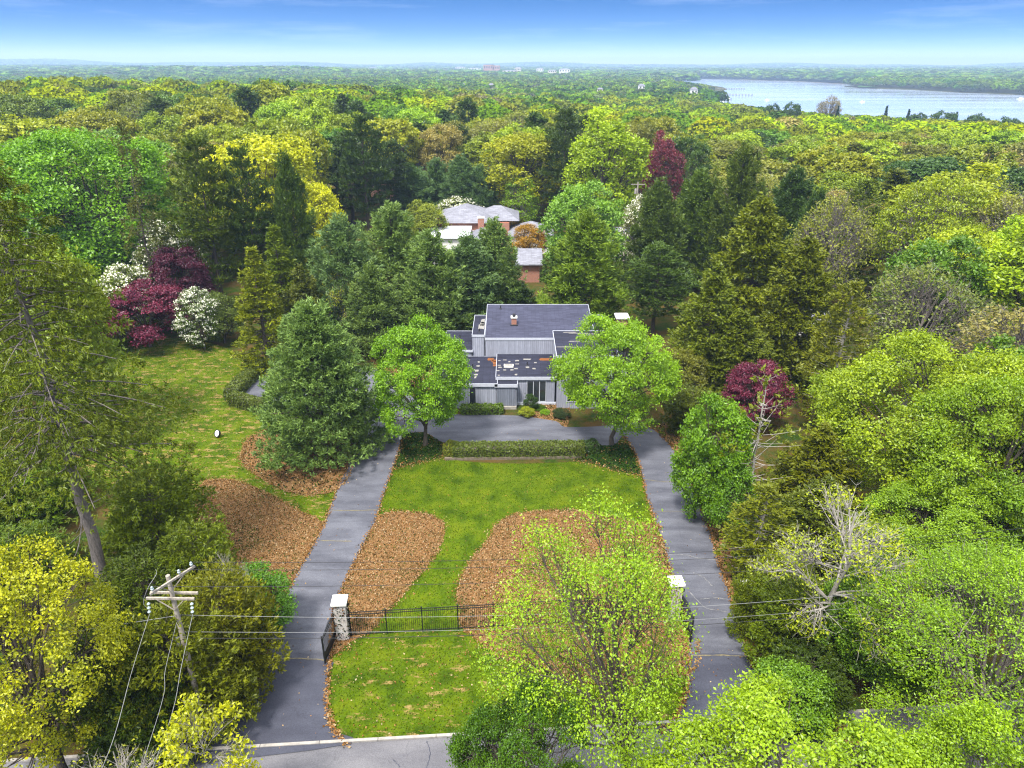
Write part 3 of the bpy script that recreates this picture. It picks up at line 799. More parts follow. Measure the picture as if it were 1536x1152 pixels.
V = leaf_quads(np.c_[gp, .06 + rng.uniform(0, .03, n)], unit(rng.normal(size=(n, 3))), .10 * rng.uniform(.6, 1.3, n), rng, .5, T=T)
props(link('grass', quads_mesh('grass', V, M['leafcol'], GR[ci])), 'short green grass of the front and side lawns', 'grass', kind='stuff')

# ------------------------------------------------------------------ the grey house
def siding_mat(name, col, pitch=.22):
    m, N, L, out = new_mat(name)
    g = N.new('ShaderNodeNewGeometry'); sp = N.new('ShaderNodeSeparateXYZ'); L.new(g.outputs['Position'], sp.inputs[0])
    ad = N.new('ShaderNodeMath'); ad.operation = 'ADD'; L.new(sp.outputs['X'], ad.inputs[0]); L.new(sp.outputs['Y'], ad.inputs[1])
    mu = N.new('ShaderNodeMath'); mu.operation = 'MULTIPLY'; mu.inputs[1].default_value = 1 / pitch; L.new(ad.outputs[0], mu.inputs[0])
    fr = N.new('ShaderNodeMath'); fr.operation = 'FRACT'; L.new(mu.outputs[0], fr.inputs[0])
    fl = N.new('ShaderNodeMath'); fl.operation = 'FLOOR'; L.new(mu.outputs[0], fl.inputs[0])
    wn_ = N.new('ShaderNodeTexWhiteNoise'); wn_.noise_dimensions = '1D'; L.new(fl.outputs[0], wn_.inputs['W'])
    gap = maprange(N, L, fr.outputs[0], .86, .92)
    f = noise(N, L, geo_pos(N, L, (3, 3, .7)), 2.0, 5, .7)
    c = ramp(N, L, f, [(.3, tuple(x * .82 for x in col)), (.7, tuple(x * 1.12 for x in col))])
    v = maprange(N, L, wn_.outputs['Value'], 0, 1, .88, 1.1)
    hs = N.new('ShaderNodeHueSaturation'); L.new(v, hs.inputs['Value']); L.new(c, hs.inputs['Color'])
    c = mixc(N, L, gap, hs.outputs[0], tuple(x * .45 for x in col))
    st = noise(N, L, geo_pos(N, L, (1.2, 1.2, .5)), 2.4, 6, .8)
    c = mixc(N, L, maprange(N, L, st, .67, .74, 0, .75), c, tuple(x * .3 for x in col))
    principled(N, L, out, c, .85, .2)
    return m
def shingle_mat(name, col, sc=1.0):
    m, N, L, out = new_mat(name)
    br = N.new('ShaderNodeTexBrick'); br.offset = .5
    L.new(geo_pos(N, L), br.inputs['Vector'])
    br.inputs['Scale'].default_value = 1.0 * sc; br.inputs['Brick Width'].default_value = .9; br.inputs['Row Height'].default_value = .16
    br.inputs['Mortar Size'].default_value = .018; br.inputs['Bias'].default_value = 0
    br.inputs['Color1'].default_value = (*[x * .82 for x in col], 1); br.inputs['Color2'].default_value = (*[x * 1.22 for x in col], 1)
    br.inputs['Mortar'].default_value = (*[x * .6 for x in col], 1)
    f = noise(N, L, geo_pos(N, L), .7, 6, .7)
    c = mixc(N, L, .5, br.outputs['Color'], ramp(N, L, f, [(.3, (.3, .3, .3)), (.7, (.72, .72, .72))]), 'OVERLAY')
    st = noise(N, L, geo_pos(N, L, (1, .5, 1)), 1.6, 7, .75)
    c = mixc(N, L, maprange(N, L, st, .68, .78, 0, .45), c, (.16, .15, .14))
    principled(N, L, out, c, .9, .15, noise(N, L, geo_pos(N, L), 14, 3), .4, .02)
    return m
M['siding'] = siding_mat('grey_siding', lin(176, 180, 196, .62))
M['siding_dark'] = siding_mat('dark_grey_siding', lin(146, 152, 168, .52))
M['fascia'] = simple('fascia_paint', lin(200, 204, 216, .7), .7, vary=.12, coord='geo')
M['shingle'] = shingle_mat('roof_shingle', lin(96, 98, 122, .38))
M['flatroof'] = shingle_mat('flat_roof', lin(72, 74, 94, .36), .6)
M['patch'] = simple('roof_sealant', (.19, .18, .165), .8, vary=.35, scale=8, coord='geo')
M['rust'] = simple('orange_leaves', lin(185, 115, 60, .36), .9, vary=.4, scale=20, coord='geo')
M['gutterdark'] = simple('dark_flashing', (.02, .02, .025), .7, coord='geo')
def brick_mat(name, col):
    m, N, L, out = new_mat(name)
    v = geo_pos(N, L); mp = N.new('ShaderNodeMapping'); mp.inputs['Rotation'].default_value = (rad(90), 0, 0); L.new(v, mp.inputs['Vector'])
    br = N.new('ShaderNodeTexBrick'); L.new(mp.outputs[0], br.inputs['Vector'])
    br.inputs['Scale'].default_value = 1.0; br.inputs['Brick Width'].default_value = .23; br.inputs['Row Height'].default_value = .08; br.inputs['Mortar Size'].default_value = .012
    br.inputs['Color1'].default_value = (*[x * .75 for x in col], 1); br.inputs['Color2'].default_value = (*[x * 1.2 for x in col], 1); br.inputs['Mortar'].default_value = (.30, .26, .22, 1)
    principled(N, L, out, br.outputs['Color'], .9, .1)
    return m
M['brick'] = brick_mat('red_brick', (.30, .085, .045))
M['glass'] = None
m, N, L, out = new_mat('window_glass'); principled(N, L, out, (.022, .026, .030), .04, .8); M['glass'] = m
M['white'] = simple('white_paint', (.62, .61, .58), .7, vary=.12, coord='geo')
M['black'] = simple('black_iron', (.008, .009, .010), .5, .4, coord='geo')

house = props(empty('grey_house', (1.0, 72.0, 0)), 'low grey wooden house with dark flat roofs and a brick chimney behind the parking court', 'house')
def hb(mb, name, mat, bevel=0.0, parent=house, label=None):
    px_, py_, pz_ = parent_world(parent)
    mb.v = [(x - px_, y - py_, z - pz_) for x, y, z in mb.v]
    o = mb.build(name, mat, parent, bevel)
    if label: o['label'] = label
    return o
def parent_world(o):
    v = Vector(o.location)
    while o.parent: o = o.parent; v += Vector(o.location)
    return v
def block(x0, x1, y0, y1, h, hb_=None, wall='siding', roof='flatroof', fas=.24, over=.12, wallname='wall', roofname='roof', fasmat='fascia', par=0.05, zbase=-.3, parent=house):
    """one volume: walls, roof deck, fascia boards round it (hb_ = height at the back)"""
    hbk = h if hb_ is None else hb_
    hb(MB().box(x0, x1, y0, y1, zbase, h - .10, hbk - .10), wallname, M[wall], parent=parent)
    r = hb(MB().box(x0 - over, x1 + over, y0 - over, y1 + over, h - .097, h, hbk), roofname, M[roof], parent=parent)
    r.data.materials  # roof deck slopes with the block
    f = MB(); w = .05; a, b = x0 - over, x1 + over; c, d = y0 - over, y1 + over
    f.box(a - w, b + w, c - w, c - .003, h - fas, h + par); f.box(a - w, b + w, d + .003, d + w, hbk - fas, hbk + par)
    for xa, xb in ((a - w, a - .003), (b + .003, b + w)):
        f.add([(xa, c - .001, h - fas), (xb, c - .001, h - fas), (xb, d + .001, hbk - fas), (xa, d + .001, hbk - fas), (xa, c - .001, h + par - .003), (xb, c - .001, h + par - .003), (xb, d + .001, hbk + par - .003), (xa, d + .001, hbk + par - .003)],
              [(0, 3, 2, 1), (4, 5, 6, 7), (0, 1, 5, 4), (1, 2, 6, 5), (2, 3, 7, 6), (3, 0, 4, 7)])
    hb(f, 'fascia', M[fasmat], parent=parent)
    return r
def slab_roof_fix(): pass
block(-7.4, -1.62, 65.2, 72.28, 2.8, fas=.3)                          # left low block
block(-1.58, 0.4, 65.2, 66.0, 2.72, fas=.3)                           # its projecting end
block(-7.5, -4.42, 72.32, 78.2, 3.6, fas=.2)                          # rear left block
block(-1.5, 4.35, 66.15, 72.28, 3.1, fas=.28)                         # entrance block
block(-4.3, -3.02, 72.38, 79.0, 5.3, fas=.2, over=0)                           # slim tower block
block(-2.9, 9.0, 72.36, 80.9, 4.95, 6.0, roof='shingle', fas=.22, over=.0)   # main upper block
block(4.55, 10.4, 65.2, 72.2, 5.8, fas=.22)                           # right block
block(9.2, 10.4, 72.5, 79.0, 5.3, fas=.2)                             # rear right parapet block
block(10.6, 13.6, 70.0, 77.5, 3.1, fas=.2)                            # far right block, mostly behind the maple
# windows
def window(x0, x1, z0, z1, Y, n=1, parent=house):
    fr = MB(); w = .06; d = .05
    fr.box(x0 - w, x1 + w, Y - d, Y - .003, z0 - w, z0); fr.box(x0 - w, x1 + w, Y - d, Y - .003, z1, z1 + w)
    step = (x1 - x0) / n
    for k in range(n + 1):
        x = x0 + k * step
        a, b = (x - w, x) if k == 0 else ((x, x + w) if k == n else (x - .035, x + .035))
        fr.box(a, b, Y - d, Y - .003, z0 + .001, z1 - .001)
    wd = hb(fr, 'window', M['fascia'], parent=parent)
    for k in range(n):
        xa = x0 + k * step + (.0 if k == 0 else .037); xb = x0 + (k + 1) * step - (.0 if k == n - 1 else .037)
        hb(MB().box(xa + .002, xb - .002, Y - .02, Y - .004, z0 + .002, z1 - .002), 'pane', M['glass'], parent=wd)
    return wd
xa, zt_ = at_y(791, 571.5, 66.15); xb, zb_ = at_y(818, 601.5, 66.15)
window(xa, xb, max(.25, zb_), min(2.65, zt_), 66.15, 3)
xa, _ = at_y(704.5, 590, 65.2); xb, _ = at_y(713.5, 590, 65.2)
window(xa, xb, .45, 2.3, 65.2, 1)
window(5.6, 7.6, .8, 2.6, 65.2, 2); window(8.2, 9.6, 3.2, 4.6, 65.2, 1); window(-6.4, -5.2, 1.0, 2.2, 65.2, 1)
# darker panel by the entrance, front door, plinths
xa, _ = at_y(745.5, 590, 65.2); xb, _ = at_y(772.5, 590, 65.2)
hb(MB().box(xa, xb, 65.15, 65.197, .35, 2.3), 'siding_panel', M['siding_dark'], label='darker board panel beside the entrance')
hb(MB().box(-1.4, .45, 64.95, 65.19, 0, .3), 'plinth', M['concrete'])
hb(MB().box(.45, 4.5, 65.98, 66.12, 0, .3), 'plinth', M['fascia'])
dr = hb(MB().box(-.0, .012, 0, .001, 0, .001), 'corner_post', M['fascia']) if False else None
hb(MB().box(.42, .50, 65.2, 66.1, 0, 2.4), 'entrance_reveal', M['siding_dark'])
d_ = hb(MB().box(.56, 1.46, 66.10, 66.147, .3, 2.35), 'door', M['siding'])
hb(MB().box(1.30, 1.36, 66.06, 66.097, 1.25, 1.33), 'handle', M['black'], parent=d_)
# roof details
def roof_z(y): return 4.95 + (y - 72.36) / 8.54 * 1.05
cx, cyy = at_y(771, 486, 75.8)[0], 75.8
ch = MB().box(cx - .28, cx + .28, 75.5, 76.1, 5.25, 6.15)
co = hb(ch, 'chimney', M['brick'])
hb(MB().box(cx - .36, cx + .36, 75.42, 76.18, 6.153, 6.24), 'chimney_cap', M['white'], parent=co)
hb(MB().lathe((cx, 75.8, 6.243), [(.17, 0), (.17, .3), (.14, .34)], 12), 'flue', M['gutterdark'], parent=co)
hb(MB().box(cx - .42, cx + .42, 75.3, 75.48, 5.28, 5.42), 'flashing', M['gutterdark'], parent=co)
xa = at_y(932, 480, 76)[0]
co = hb(MB().box(xa - .55, xa + .55, 75.2, 76.4, 0, 6.2), 'chimney', M['brick'], label='tall brick chimney with a wide pale cap at the right end')
hb(MB().box(xa - .75, xa + .75, 75.0, 76.6, 6.203, 6.42), 'chimney_cap', M['white'], bevel=.02, parent=co)
sk = on_z(763, 549.5, 3.15)
s_ = hb(MB().box(sk[0] - .5, sk[0] + .5, sk[1] - .32, sk[1] + .32, 3.103, 3.3), 'skylight', M['white'], bevel=.02)
hb(MB().box(sk[0] - .42, sk[0] + .42, sk[1] - .25, sk[1] + .25, 3.303, 3.33), 'pane', M['patch'], parent=s_)
for px, py, z in ((690, 507, 3.6), (709, 551, 2.8), (791, 548, 3.1), (751, 463, 5.9), (719, 498, 5.3)):
    x, y = on_z(px, py, z); hb(MB().lathe((x, y, z - .1), [(.16, .1), (.1, .16), (.06, .18), (.06, .5)], 10), 'vent_pipe', M['gutterdark'])
rnd = random.Random(4)
def patches(pts, z, w, d, mat='patch'):
    for px, py in pts:
        x, y = on_z(px, py, z)
        s, q = w * rnd.uniform(.6, 1.3), d * rnd.uniform(.6, 1.3)
        n = 8; pl = [(x + s * cx_ * rnd.uniform(.75, 1.1), y + q * cy_ * rnd.uniform(.75, 1.1)) for cx_, cy_ in ((1, .1), (1, 1), (.1, 1), (-.9, .9), (-1, 0), (-.9, -1), (0, -.9), (.95, -1))]
        hb(MB().prism(pl, z + .002, z + .010), 'roof_patch', M[mat])
patches([(718, 543), (717, 549), (715, 556), (714, 562), (713, 566)], 2.8, .16, .28)
patches([(749, 541), (749, 548), (750, 551), (747, 556), (775.5, 541), (775.5, 546), (774, 553), (764, 542.5), (757, 555), (768, 555), (757, 540), (791, 551), (803, 544), (801, 553), (748, 563), (774, 562)], 3.1, .17, .16)
patches([(790, 539), ], 3.1, .4, .25)
patches([(743, 544), (744, 548), (742, 541), (736, 539)], 2.8, .3, .4, 'rust')
patches([(817, 539), (830, 539)], 3.1, .5, .3, 'rust')
patches([(703, 528.5), (697, 528), (707, 529)], 2.8, .7, .3, 'rust')
patches([(894, 477), (890, 476)], 5.3, .45, .4, 'rust')
patches([(723, 486), (722, 490), (724, 482)], 5.3, .35, .7)
patches([(855, 498.5), (868, 500), (885, 501), (875, 512.5), (862, 512), (846, 520.5), (872, 521)], 5.8, .9, .12)

# ------------------------------------------------------------------ house behind the pines
bh = props(empty('brick_house', (-3, 128, 0)), 'brick house with grey hipped roofs and one white flat roof among the pines', 'house')
def hip(mb, x0, x1, y0, y1, z, h, ridge='x', inset=.5):
    if ridge == 'x':
        k = (y1 - y0) / 2 * inset * 2; r = [(x0 + k, (y0 + y1) / 2, z + h), (x1 - k, (y0 + y1) / 2, z + h)]
        vs = [(x0, y0, z), (x1, y0, z), (x1, y1, z), (x0, y1, z)] + r
        fs = [(0, 1, 5, 4), (1, 2, 5), (2, 3, 4, 5), (3, 0, 4), (0, 3, 2, 1)]
    else:
        k = (x1 - x0) / 2 * inset * 2; r = [((x0 + x1) / 2, y0 + k, z + h), ((x0 + x1) / 2, y1 - k, z + h)]
        vs = [(x0, y0, z), (x1, y0, z), (x1, y1, z), (x0, y1, z)] + r
        fs = [(0, 1, 4), (1, 2, 5, 4), (2, 3, 5), (3, 0, 4, 5), (0, 3, 2, 1)]
    return mb.add(vs, fs)
M['shingle_pale'] = shingle_mat('pale_grey_shingle', lin(170, 171, 184, .46))
M['membrane'] = simple('white_membrane', (.62, .64, .68), .6, vary=.08, coord='geo')
hb(MB().box(-13.2, -4.5, 131, 141, -.5, 5.6), 'wall', M['brick'], parent=bh)
hb(hip(MB(), -13.9, -3.4, 130.4, 143.6, 5.603, 2.2, 'y', .5), 'roof', M['shingle_pale'], parent=bh)
hb(MB().box(-6, -.5, 134, 144, -.5, 5.0), 'wall', M['brick'], parent=bh)
hb(hip(MB(), -7, 1.4, 134.5, 144.5, 5.2, 2.0, 'x', .35), 'roof', M['shingle_pale'], parent=bh)
hb(MB().box(-14.2, -7.6, 121, 130.9, -.5, 4.95), 'wall', M['white'], parent=bh)
hb(MB().box(-14.6, -7.3, 120.6, 130.3, 4.953, 5.15), 'roof', M['membrane'], parent=bh, label='bright white flat roof')
hb(MB().box(-7.4, -4.0, 124, 130.9, -.5, 4.2), 'wall', M['white'], parent=bh)
hb(hip(MB(), -7.2, -3.6, 123.6, 130.3, 4.203, 1.1, 'y', .5), 'roof', M['shingle_pale'], parent=bh)
for x, y, z in ((-12.9, 129.6, 7.2), (-5.6, 129.2, 6.8)):
    c_ = hb(MB().box(x - .55, x + .55, y - .4, y + .4, 4, z), 'chimney', M['brick'], parent=bh)
    hb(MB().box(x - .62, x + .62, y - .47, y + .47, z + .002, z + .15), 'chimney_cap', M['white'], parent=c_)
hb(MB().box(-.3, 7.4, 130, 138, -.5, 3.4), 'wall', M['white'], parent=bh)
hb(hip(MB(), -.7, 7.8, 129.5, 138.5, 3.403, 1.9, 'x', .45), 'roof', M['shingle_pale'], parent=bh)
window(2.2, 3.4, 1.0, 2.4, 130, 1, bh); window(5.0, 6.4, 1.0, 2.4, 130, 1, bh)
hb(MB().box(.9, 4.4, 111.2, 120, -.5, 3.0), 'wall', M['brick'], parent=bh)
hb(MB().add([(.4, 110.6, 3.1), (4.9, 110.6, 3.1), (4.9, 115.6, 4.5), (.4, 115.6, 4.5), (4.9, 120.6, 3.1), (.4, 120.6, 3.1), (.4, 110.6, 2.95), (4.9, 110.6, 2.95), (4.9, 120.6, 2.95), (.4, 120.6, 2.95)],
            [(0, 1, 2, 3), (3, 2, 4, 5), (6, 9, 8, 7), (0, 6, 7, 1), (1, 7, 8, 4, 2), (5, 4, 8, 9), (0, 3, 5, 9, 6)]), 'roof', M['shingle_pale'], parent=bh, label='low gabled garage roof over brick walls')

def small_house(name, px, Y, w, d, h, rh, wall, roof, label, cat='house', group=None, rot=0.0, windows=2, zoff=0.0, dx=0.0):
    """a house far enough off to need walls, gabled roof and windows only"""
    x = at_y(px, 200, Y)[0] if px is not None else dx
    # px measured at the house's own depth
    dpt = Y * CP + (CAM_H - 3) * SP; x = (px - 768) / FPX * dpt
    z = float(ground(np.array([x]), np.array([Y]))[0]) + zoff
    o = props(empty(name, (x, Y, z), rot), label, cat, group)
    wl_ = MB().add([(-w / 2, -d / 2, -1), (w / 2, -d / 2, -1), (w / 2, d / 2, -1), (-w / 2, d / 2, -1), (-w / 2, -d / 2, h), (w / 2, -d / 2, h), (w / 2, d / 2, h), (-w / 2, d / 2, h), (-w / 2, 0, h + rh), (w / 2, 0, h + rh)],
                   [(0, 1, 5, 4), (2, 3, 7, 6), (1, 2, 6, 9, 5), (3, 0, 4, 8, 7), (0, 3, 2, 1)]).build('wall', wall, o)
    e = .4; t = .18
    MB().add([(-w / 2 - e, -d / 2 - e, h - e * rh / (d / 2)), (w / 2 + e, -d / 2 - e, h - e * rh / (d / 2)), (w / 2 + e, 0, h + rh + .02), (-w / 2 - e, 0, h + rh + .02), (w / 2 + e, d / 2 + e, h - e * rh / (d / 2)), (-w / 2 - e, d / 2 + e, h - e * rh / (d / 2))] ,
             [(0, 1, 2, 3), (3, 2, 4, 5)]).build('roof', roof, o)
    o.children[-1].modifiers.new('s', 'SOLIDIFY').thickness = t
    o.children[-1].modifiers['s'].offset = 1
    for k in range(windows):
        cx_ = -w / 2 + w * (k + .5) / windows
        MB().box(cx_ - .55, cx_ + .55, -d / 2 - .04, -d / 2 - .004, h * .35, h * .35 + 1.3).build('window', M['glass'], o)
    return o
M['roof_grey'] = simple('far_roof_grey', (.16, .16, .19), .9, coord='geo')
M['roof_brown'] = simple('far_roof_brown', (.16, .10, .07), .9, coord='geo')
M['pink_brick'] = simple('pale_brick', (.36, .20, .15), .9, coord='geo')
M['cream'] = simple('cream_wall', (.52, .47, .40), .9, vary=.1, coord='geo')
small_house('house', 607, 178, 15, 9, 5.5, 3, M['pink_brick'], M['shingle_pale'], 'pink brick house glimpsed between the tall pines upper left', windows=4)
small_house('house', 951, 128, 8, 7, 3.4, 2, M['cream'], M['shingle_pale'], 'small grey roofed house glimpsed right of the pale chestnut tree')
small_house('shed', 463, 108, 4.4, 3.5, 2.6, 1.2, M['white'], M['roof_brown'], 'small white shed between dark pines left of the brick house', 'shed', windows=1)
small_house('shed', 1214, 84, 3.6, 3, 3.2, 1.2, M['white'], M['roof_grey'], 'white shed half hidden behind the olive hemlocks on the right', 'shed', windows=1)

# ------------------------------------------------------------------ gateway: pillars, iron fence, gate leaves
def pillar(px, py, h, label, base=None):
    x, y = base or on_z(px, py)
    o = props(empty('gate_pillar', (x, y, 0), math.atan2(rdy, rdx)), label, 'gate pillar', 'brick pillars of the gateway')
    MB().box(-.36, .36, -.36, .36, -.2, h - .22).build('shaft', M['pillar'], o, .01)
    MB().box(-.46, .46, -.46, .46, h - .218, h - .06).build('cap', M['white'], o, .02)
    MB().add([(-.42, -.42, h - .058), (.42, -.42, h - .058), (.42, .42, h - .058), (-.42, .42, h - .058), (0, 0, h + .03)], [(0, 1, 4), (1, 2, 4), (2, 3, 4), (3, 0, 4), (0, 3, 2, 1)]).build('cap_top', M['white'], o)
    r = np.random.default_rng(int(px)); n = 700
    fc = r.integers(0, 4, n); a = r.uniform(-.38, .38, n); z = r.uniform(0, h - .25, n) ** 1.0
    keep = r.uniform(size=n) < np.where(fc % 2 == 0, .5, .95); fc, a, z = fc[keep], a[keep], z[keep]; n = len(a)
    P = np.stack([np.where(fc == 0, a, np.where(fc == 2, a, np.where(fc == 1, .40, -.40))), np.where(fc == 0, -.40, np.where(fc == 2, .40, a)), z], 1)
    P[:, :2] += r.normal(size=(n, 2)) * .04
    c = np.array([lin(45, 75, 25, .45), lin(80, 50, 30, .45), lin(30, 45, 18, .45), lin(140, 95, 50, .45)])[r.integers(0, 4, n)]
    link('ivy', quads_mesh('ivy', leaf_quads(P, unit(r.normal(size=(n, 3))), .12 * r.uniform(.6, 1.4, n), r, .7), M['leafcol'], c), o)
    return o
m, N, L, out = new_mat('whitewashed_brick')
mp_ = N.new('ShaderNodeMapping'); mp_.inputs['Rotation'].default_value = (rad(90), 0, 0); L.new(geo_pos(N, L), mp_.inputs['Vector'])
br = N.new('ShaderNodeTexBrick'); L.new(mp_.outputs[0], br.inputs['Vector']); br.inputs['Scale'].default_value = 1; br.inputs['Brick Width'].default_value = .23; br.inputs['Row Height'].default_value = .08; br.inputs['Mortar Size'].default_value = .012
br.inputs['Color1'].default_value = (.5, .48, .46, 1); br.inputs['Color2'].default_value = (.38, .33, .30, 1); br.inputs['Mortar'].default_value = (.28, .25, .22, 1)
principled(N, L, out, br.outputs['Color'], .9, .1); M['pillar'] = m
PLx, PLy = on_z(516, 955); PRx, PRy = on_z(1008, 926)
pillar(516, 955, 2.95, 'ivy covered white brick pillar at the left end of the iron fence')
pillar(1008, 926, 3.0, 'ivy covered white brick pillar at the right end of the iron fence')
OLx, OLy = PLx - 5.0, PLy - .35; ORx, ORy = PRx + 4.7, PRy + .3
pillar(390, 955, 2.4, 'outer left gate pillar half hidden by bushes beside the left driveway', (OLx, OLy))
pillar(1122, 930, 2.45, 'outer right gate pillar half hidden by trees beside the right driveway', (ORx, ORy))
def iron(x0, y0, x1, y1, h, npan, name, label, cat, arch=0.0, gap=.12):
    o = props(empty(name, (x0, y0, 0), math.atan2(y1 - y0, x1 - x0)), label, cat)
    Ln = math.hypot(x1 - x0, y1 - y0); w = Ln / npan
    for k in range(npan + 1):
        MB().box(k * w - .035, k * w + .035, -.035, .035, -.2, h + .08).lathe((k * w, 0, h + .08), [(.045, 0), (.05, .03), (.0, .07)], 6).build('post', M['black'], o)
    for k in range(npan):
        a, b = k * w + .037, (k + 1) * w - .037; mb = MB()
        n = int((b - a) / gap)
        for i in range(1, n):
            x = a + (b - a) * i / n; hh = h - .04 + arch * (1 - abs(2 * ((k + i / n) / npan) - 1))
            mb.box(x - .010, x + .010, -.010, .010, .10, hh)
        mb.box(a, b, -.018, .018, .14, .18); mb.box(a, b, -.018, .018, h - .24, h - .20); mb.box(a, b, -.018, .018, h - .06, h - .02)
        mb.build('picket_panel', M['black'], o)
    return o
iron(PLx + .45, PLy + .04, PRx - .45, PRy - .03, 1.9, 9, 'iron_fence', 'black iron picket fence between the two brick pillars', 'fence')
def gate(x0, y0, x1, y1, label):
    o = iron(x0, y0, x1, y1, 2.0, 1, 'iron_gate', label, 'gate', arch=.25, gap=.10)
    o['group'] = 'open leaves of the driveway gates'
    Ln = math.hypot(x1 - x0, y1 - y0)
    MB().box(.05, Ln - .05, -.006, .006, .2, .75).build('kick_panel', M['black'], o)
    return o
gate(PLx - .42, PLy - .1, PLx - .62, PLy - 2.2, 'open black iron gate leaf beside the left fence pillar')
gate(PRx + .42, PRy - .1, PRx + .66, PRy - 2.2, 'open black iron gate leaf beside the right fence pillar')
gate(OLx + .42, OLy - .1, OLx + .55, OLy - 2.2, 'open black iron gate leaf on the far left side of the left driveway')
gate(ORx - .42, ORy - .1, ORx - .45, ORy - 2.2, 'open black iron gate leaf on the far right side of the right driveway')

# ------------------------------------------------------------------ hedges, low wall, shrubs by the house
def hedge(name, pts, w, h, color, label, cat='hedge', group=None, dens=230, ls=.17, rnd_end=.4, seed=1):
    r = np.random.default_rng(seed)
    x0, y0 = pts[0]
    o = props(empty(name, (x0, y0, 0)), label, cat, group)
    core = MB()
    P, Nn = [], []
    for a, b in zip(pts[:-1], pts[1:]):
        a, b = np.array(a), np.array(b); d = (b - a); ln = np.linalg.norm(d); d = d / ln; nn = np.array([-d[1], d[0]])
        q = [a + nn * (w / 2 - .12), a - nn * (w / 2 - .12), b - nn * (w / 2 - .12), b + nn * (w / 2 - .12)]
        core.prism([(p[0] - x0, p[1] - y0) for p in (q[0], q[1], q[2], q[3])][::1], 0, h - .12)
        n = int(dens * ln * (w + 2 * h)); t = r.uniform(-.02, 1.02, n)
        u = r.uniform(-(h + w / 2), h + w / 2, n)
        off = np.clip(u, -w / 2, w / 2); z = np.where(np.abs(u) > w / 2, h - (np.abs(u) - w / 2), h)
        # soft shoulders and uneven clipping
        k = np.clip((np.abs(off) - w / 2 + .22) / .22, 0, 1) * np.clip((z - h + .22) / .22, 0, 1)
        z = z - k * .10; off = off * (1 - k * .12)
        lump = .06 * np.sin(t * ln * 1.7 + seed) * np.cos(off * 2.3) + .05 * np.sin(t * ln * 4.9 + off * 5)
        z = np.maximum(.02, z + np.where(np.abs(u) < w / 2, lump, 0)); 
        pp = a[None] + d[None] * (t * ln)[:, None] + nn[None] * off[:, None]
        P.append(np.c_[pp - np.array([x0, y0]), z] + r.normal(size=(n, 3)) * .055)
        Nn.append(np.where(np.abs(u)[:, None] < w / 2, np.array([0, 0, 1.])[None], np.c_[nn[None] * np.sign(u)[:, None], np.zeros(n)]))
        for e, s in ((a, -1), (b, 1)):
            n = int(dens * w * h * 1.2); uu = r.uniform(-w / 2, w / 2, n); z = r.uniform(.02, h, n)
            P.append(np.c_[e[None] + nn[None] * uu[:, None] * .94 + d[None] * s * (.10 + .06 * r.normal(size=(n, 1))) - np.array([x0, y0]), z])
            Nn.append(np.tile(np.array([d[0] * s, d[1] * s, 0.]), (n, 1)))
    P = np.concatenate(P); Nn = np.concatenate(Nn); n = len(P)
    V = leaf_quads(P, unit(Nn * .8 + r.normal(size=(n, 3)) * .6), ls * r.uniform(.6, 1.4, n), r, .6)
    f = link('foliage', quads_mesh('foliage', V, M['leaf'], np.clip(.5 + .22 * r.normal(size=n), 0, 1)), o); f.color = (*color, 1)
    core.build('branches', M['bark'], o)
    return o
HG = lin(118, 135, 48, .62)
p0, p1 = on_z(684, 684), on_z(872, 682)
hedge('boxwood_hedge', [p0, p1], 1.35, 1.15, HG, 'long clipped green hedge along the front of the parking court', seed=3)
a, b = on_z(672, 681), on_z(680, 683)
hedge('round_shrub', [a, b], 1.3, 1.2, lin(150, 160, 40, .62), 'yellow green clipped shrub at the left end of the long court hedge', 'shrub', seed=4)
a, b = on_z(872, 679), on_z(893, 676)
hedge('round_shrub', [a, b], 1.2, .95, lin(80, 112, 36, .6), 'dark green clipped shrub at the right end of the long court hedge', 'shrub', seed=5)
lw0, lw1 = on_z(667, 690), on_z(872, 687)
lw = MB().bar((lw0[0], lw0[1], .06), (lw1[0], lw1[1], .06), .25, .34)
M['old_stone'] = simple('old_stone', lin(165, 150, 130, .36), .9, vary=.4, scale=5, coord='geo')
props(lw.build('low_wall', M['old_stone']), 'low pale stone retaining wall in front of the long court hedge', 'wall')
hedge('boxwood_hedge', [on_z(694, 620), on_z(752, 619)], 1.0, .85, lin(112, 142, 35, .62), 'low clipped hedge under the narrow window of the grey house', seed=6)
hedge('boxwood_hedge', [on_z(350, 606), on_z(395, 617), ], 1.2, 1.25, HG, 'short clipped hedge at the lower edge of the side parking bay', seed=7)
hedge('boxwood_hedge', [on_z(348, 600), on_z(366, 580), on_z(394, 553)], 1.5, 1.3, HG, 'diagonal clipped hedge between the side lawn and the parking bay', seed=8)

# small things about the grounds
x, y = on_z(327, 656)
o = props(empty('garden_spotlight', (x, y, 0), rad(-35)), 'round white faced spotlight with dark rim on the side lawn', 'spotlight')
ang = rad(62)
def tilt(mb, a, dz):
    mb.v = [(vx, vy * math.cos(a) - vz * math.sin(a), vy * math.sin(a) + vz * math.cos(a) + dz) for vx, vy, vz in mb.v]; return mb
tilt(MB().lathe((0, 0, 0), [(.24, -.22), (.36, -.05), (.36, .06), (.31, .06), (.31, .02)], 20), ang, .42).build('housing', M['black'], o)
tilt(MB().lathe((0, 0, 0), [(.30, .022), (.30, .035), (.15, .05), (.01, .055)], 20), ang, .42).build('lens', M['white'], o)
MB().box(-.05, .05, -.05, .05, -.1, .3).build('stake', M['black'], o)
x, y = on_z(602, 681)
o = props(empty('path_light', (x, y, 0)), 'slim black post lamp where the left driveway meets the court', 'lamp post')
MB().lathe((0, 0, -.1), [(.04, 0), (.035, 1.6)], 8).build('post', M['black'], o)
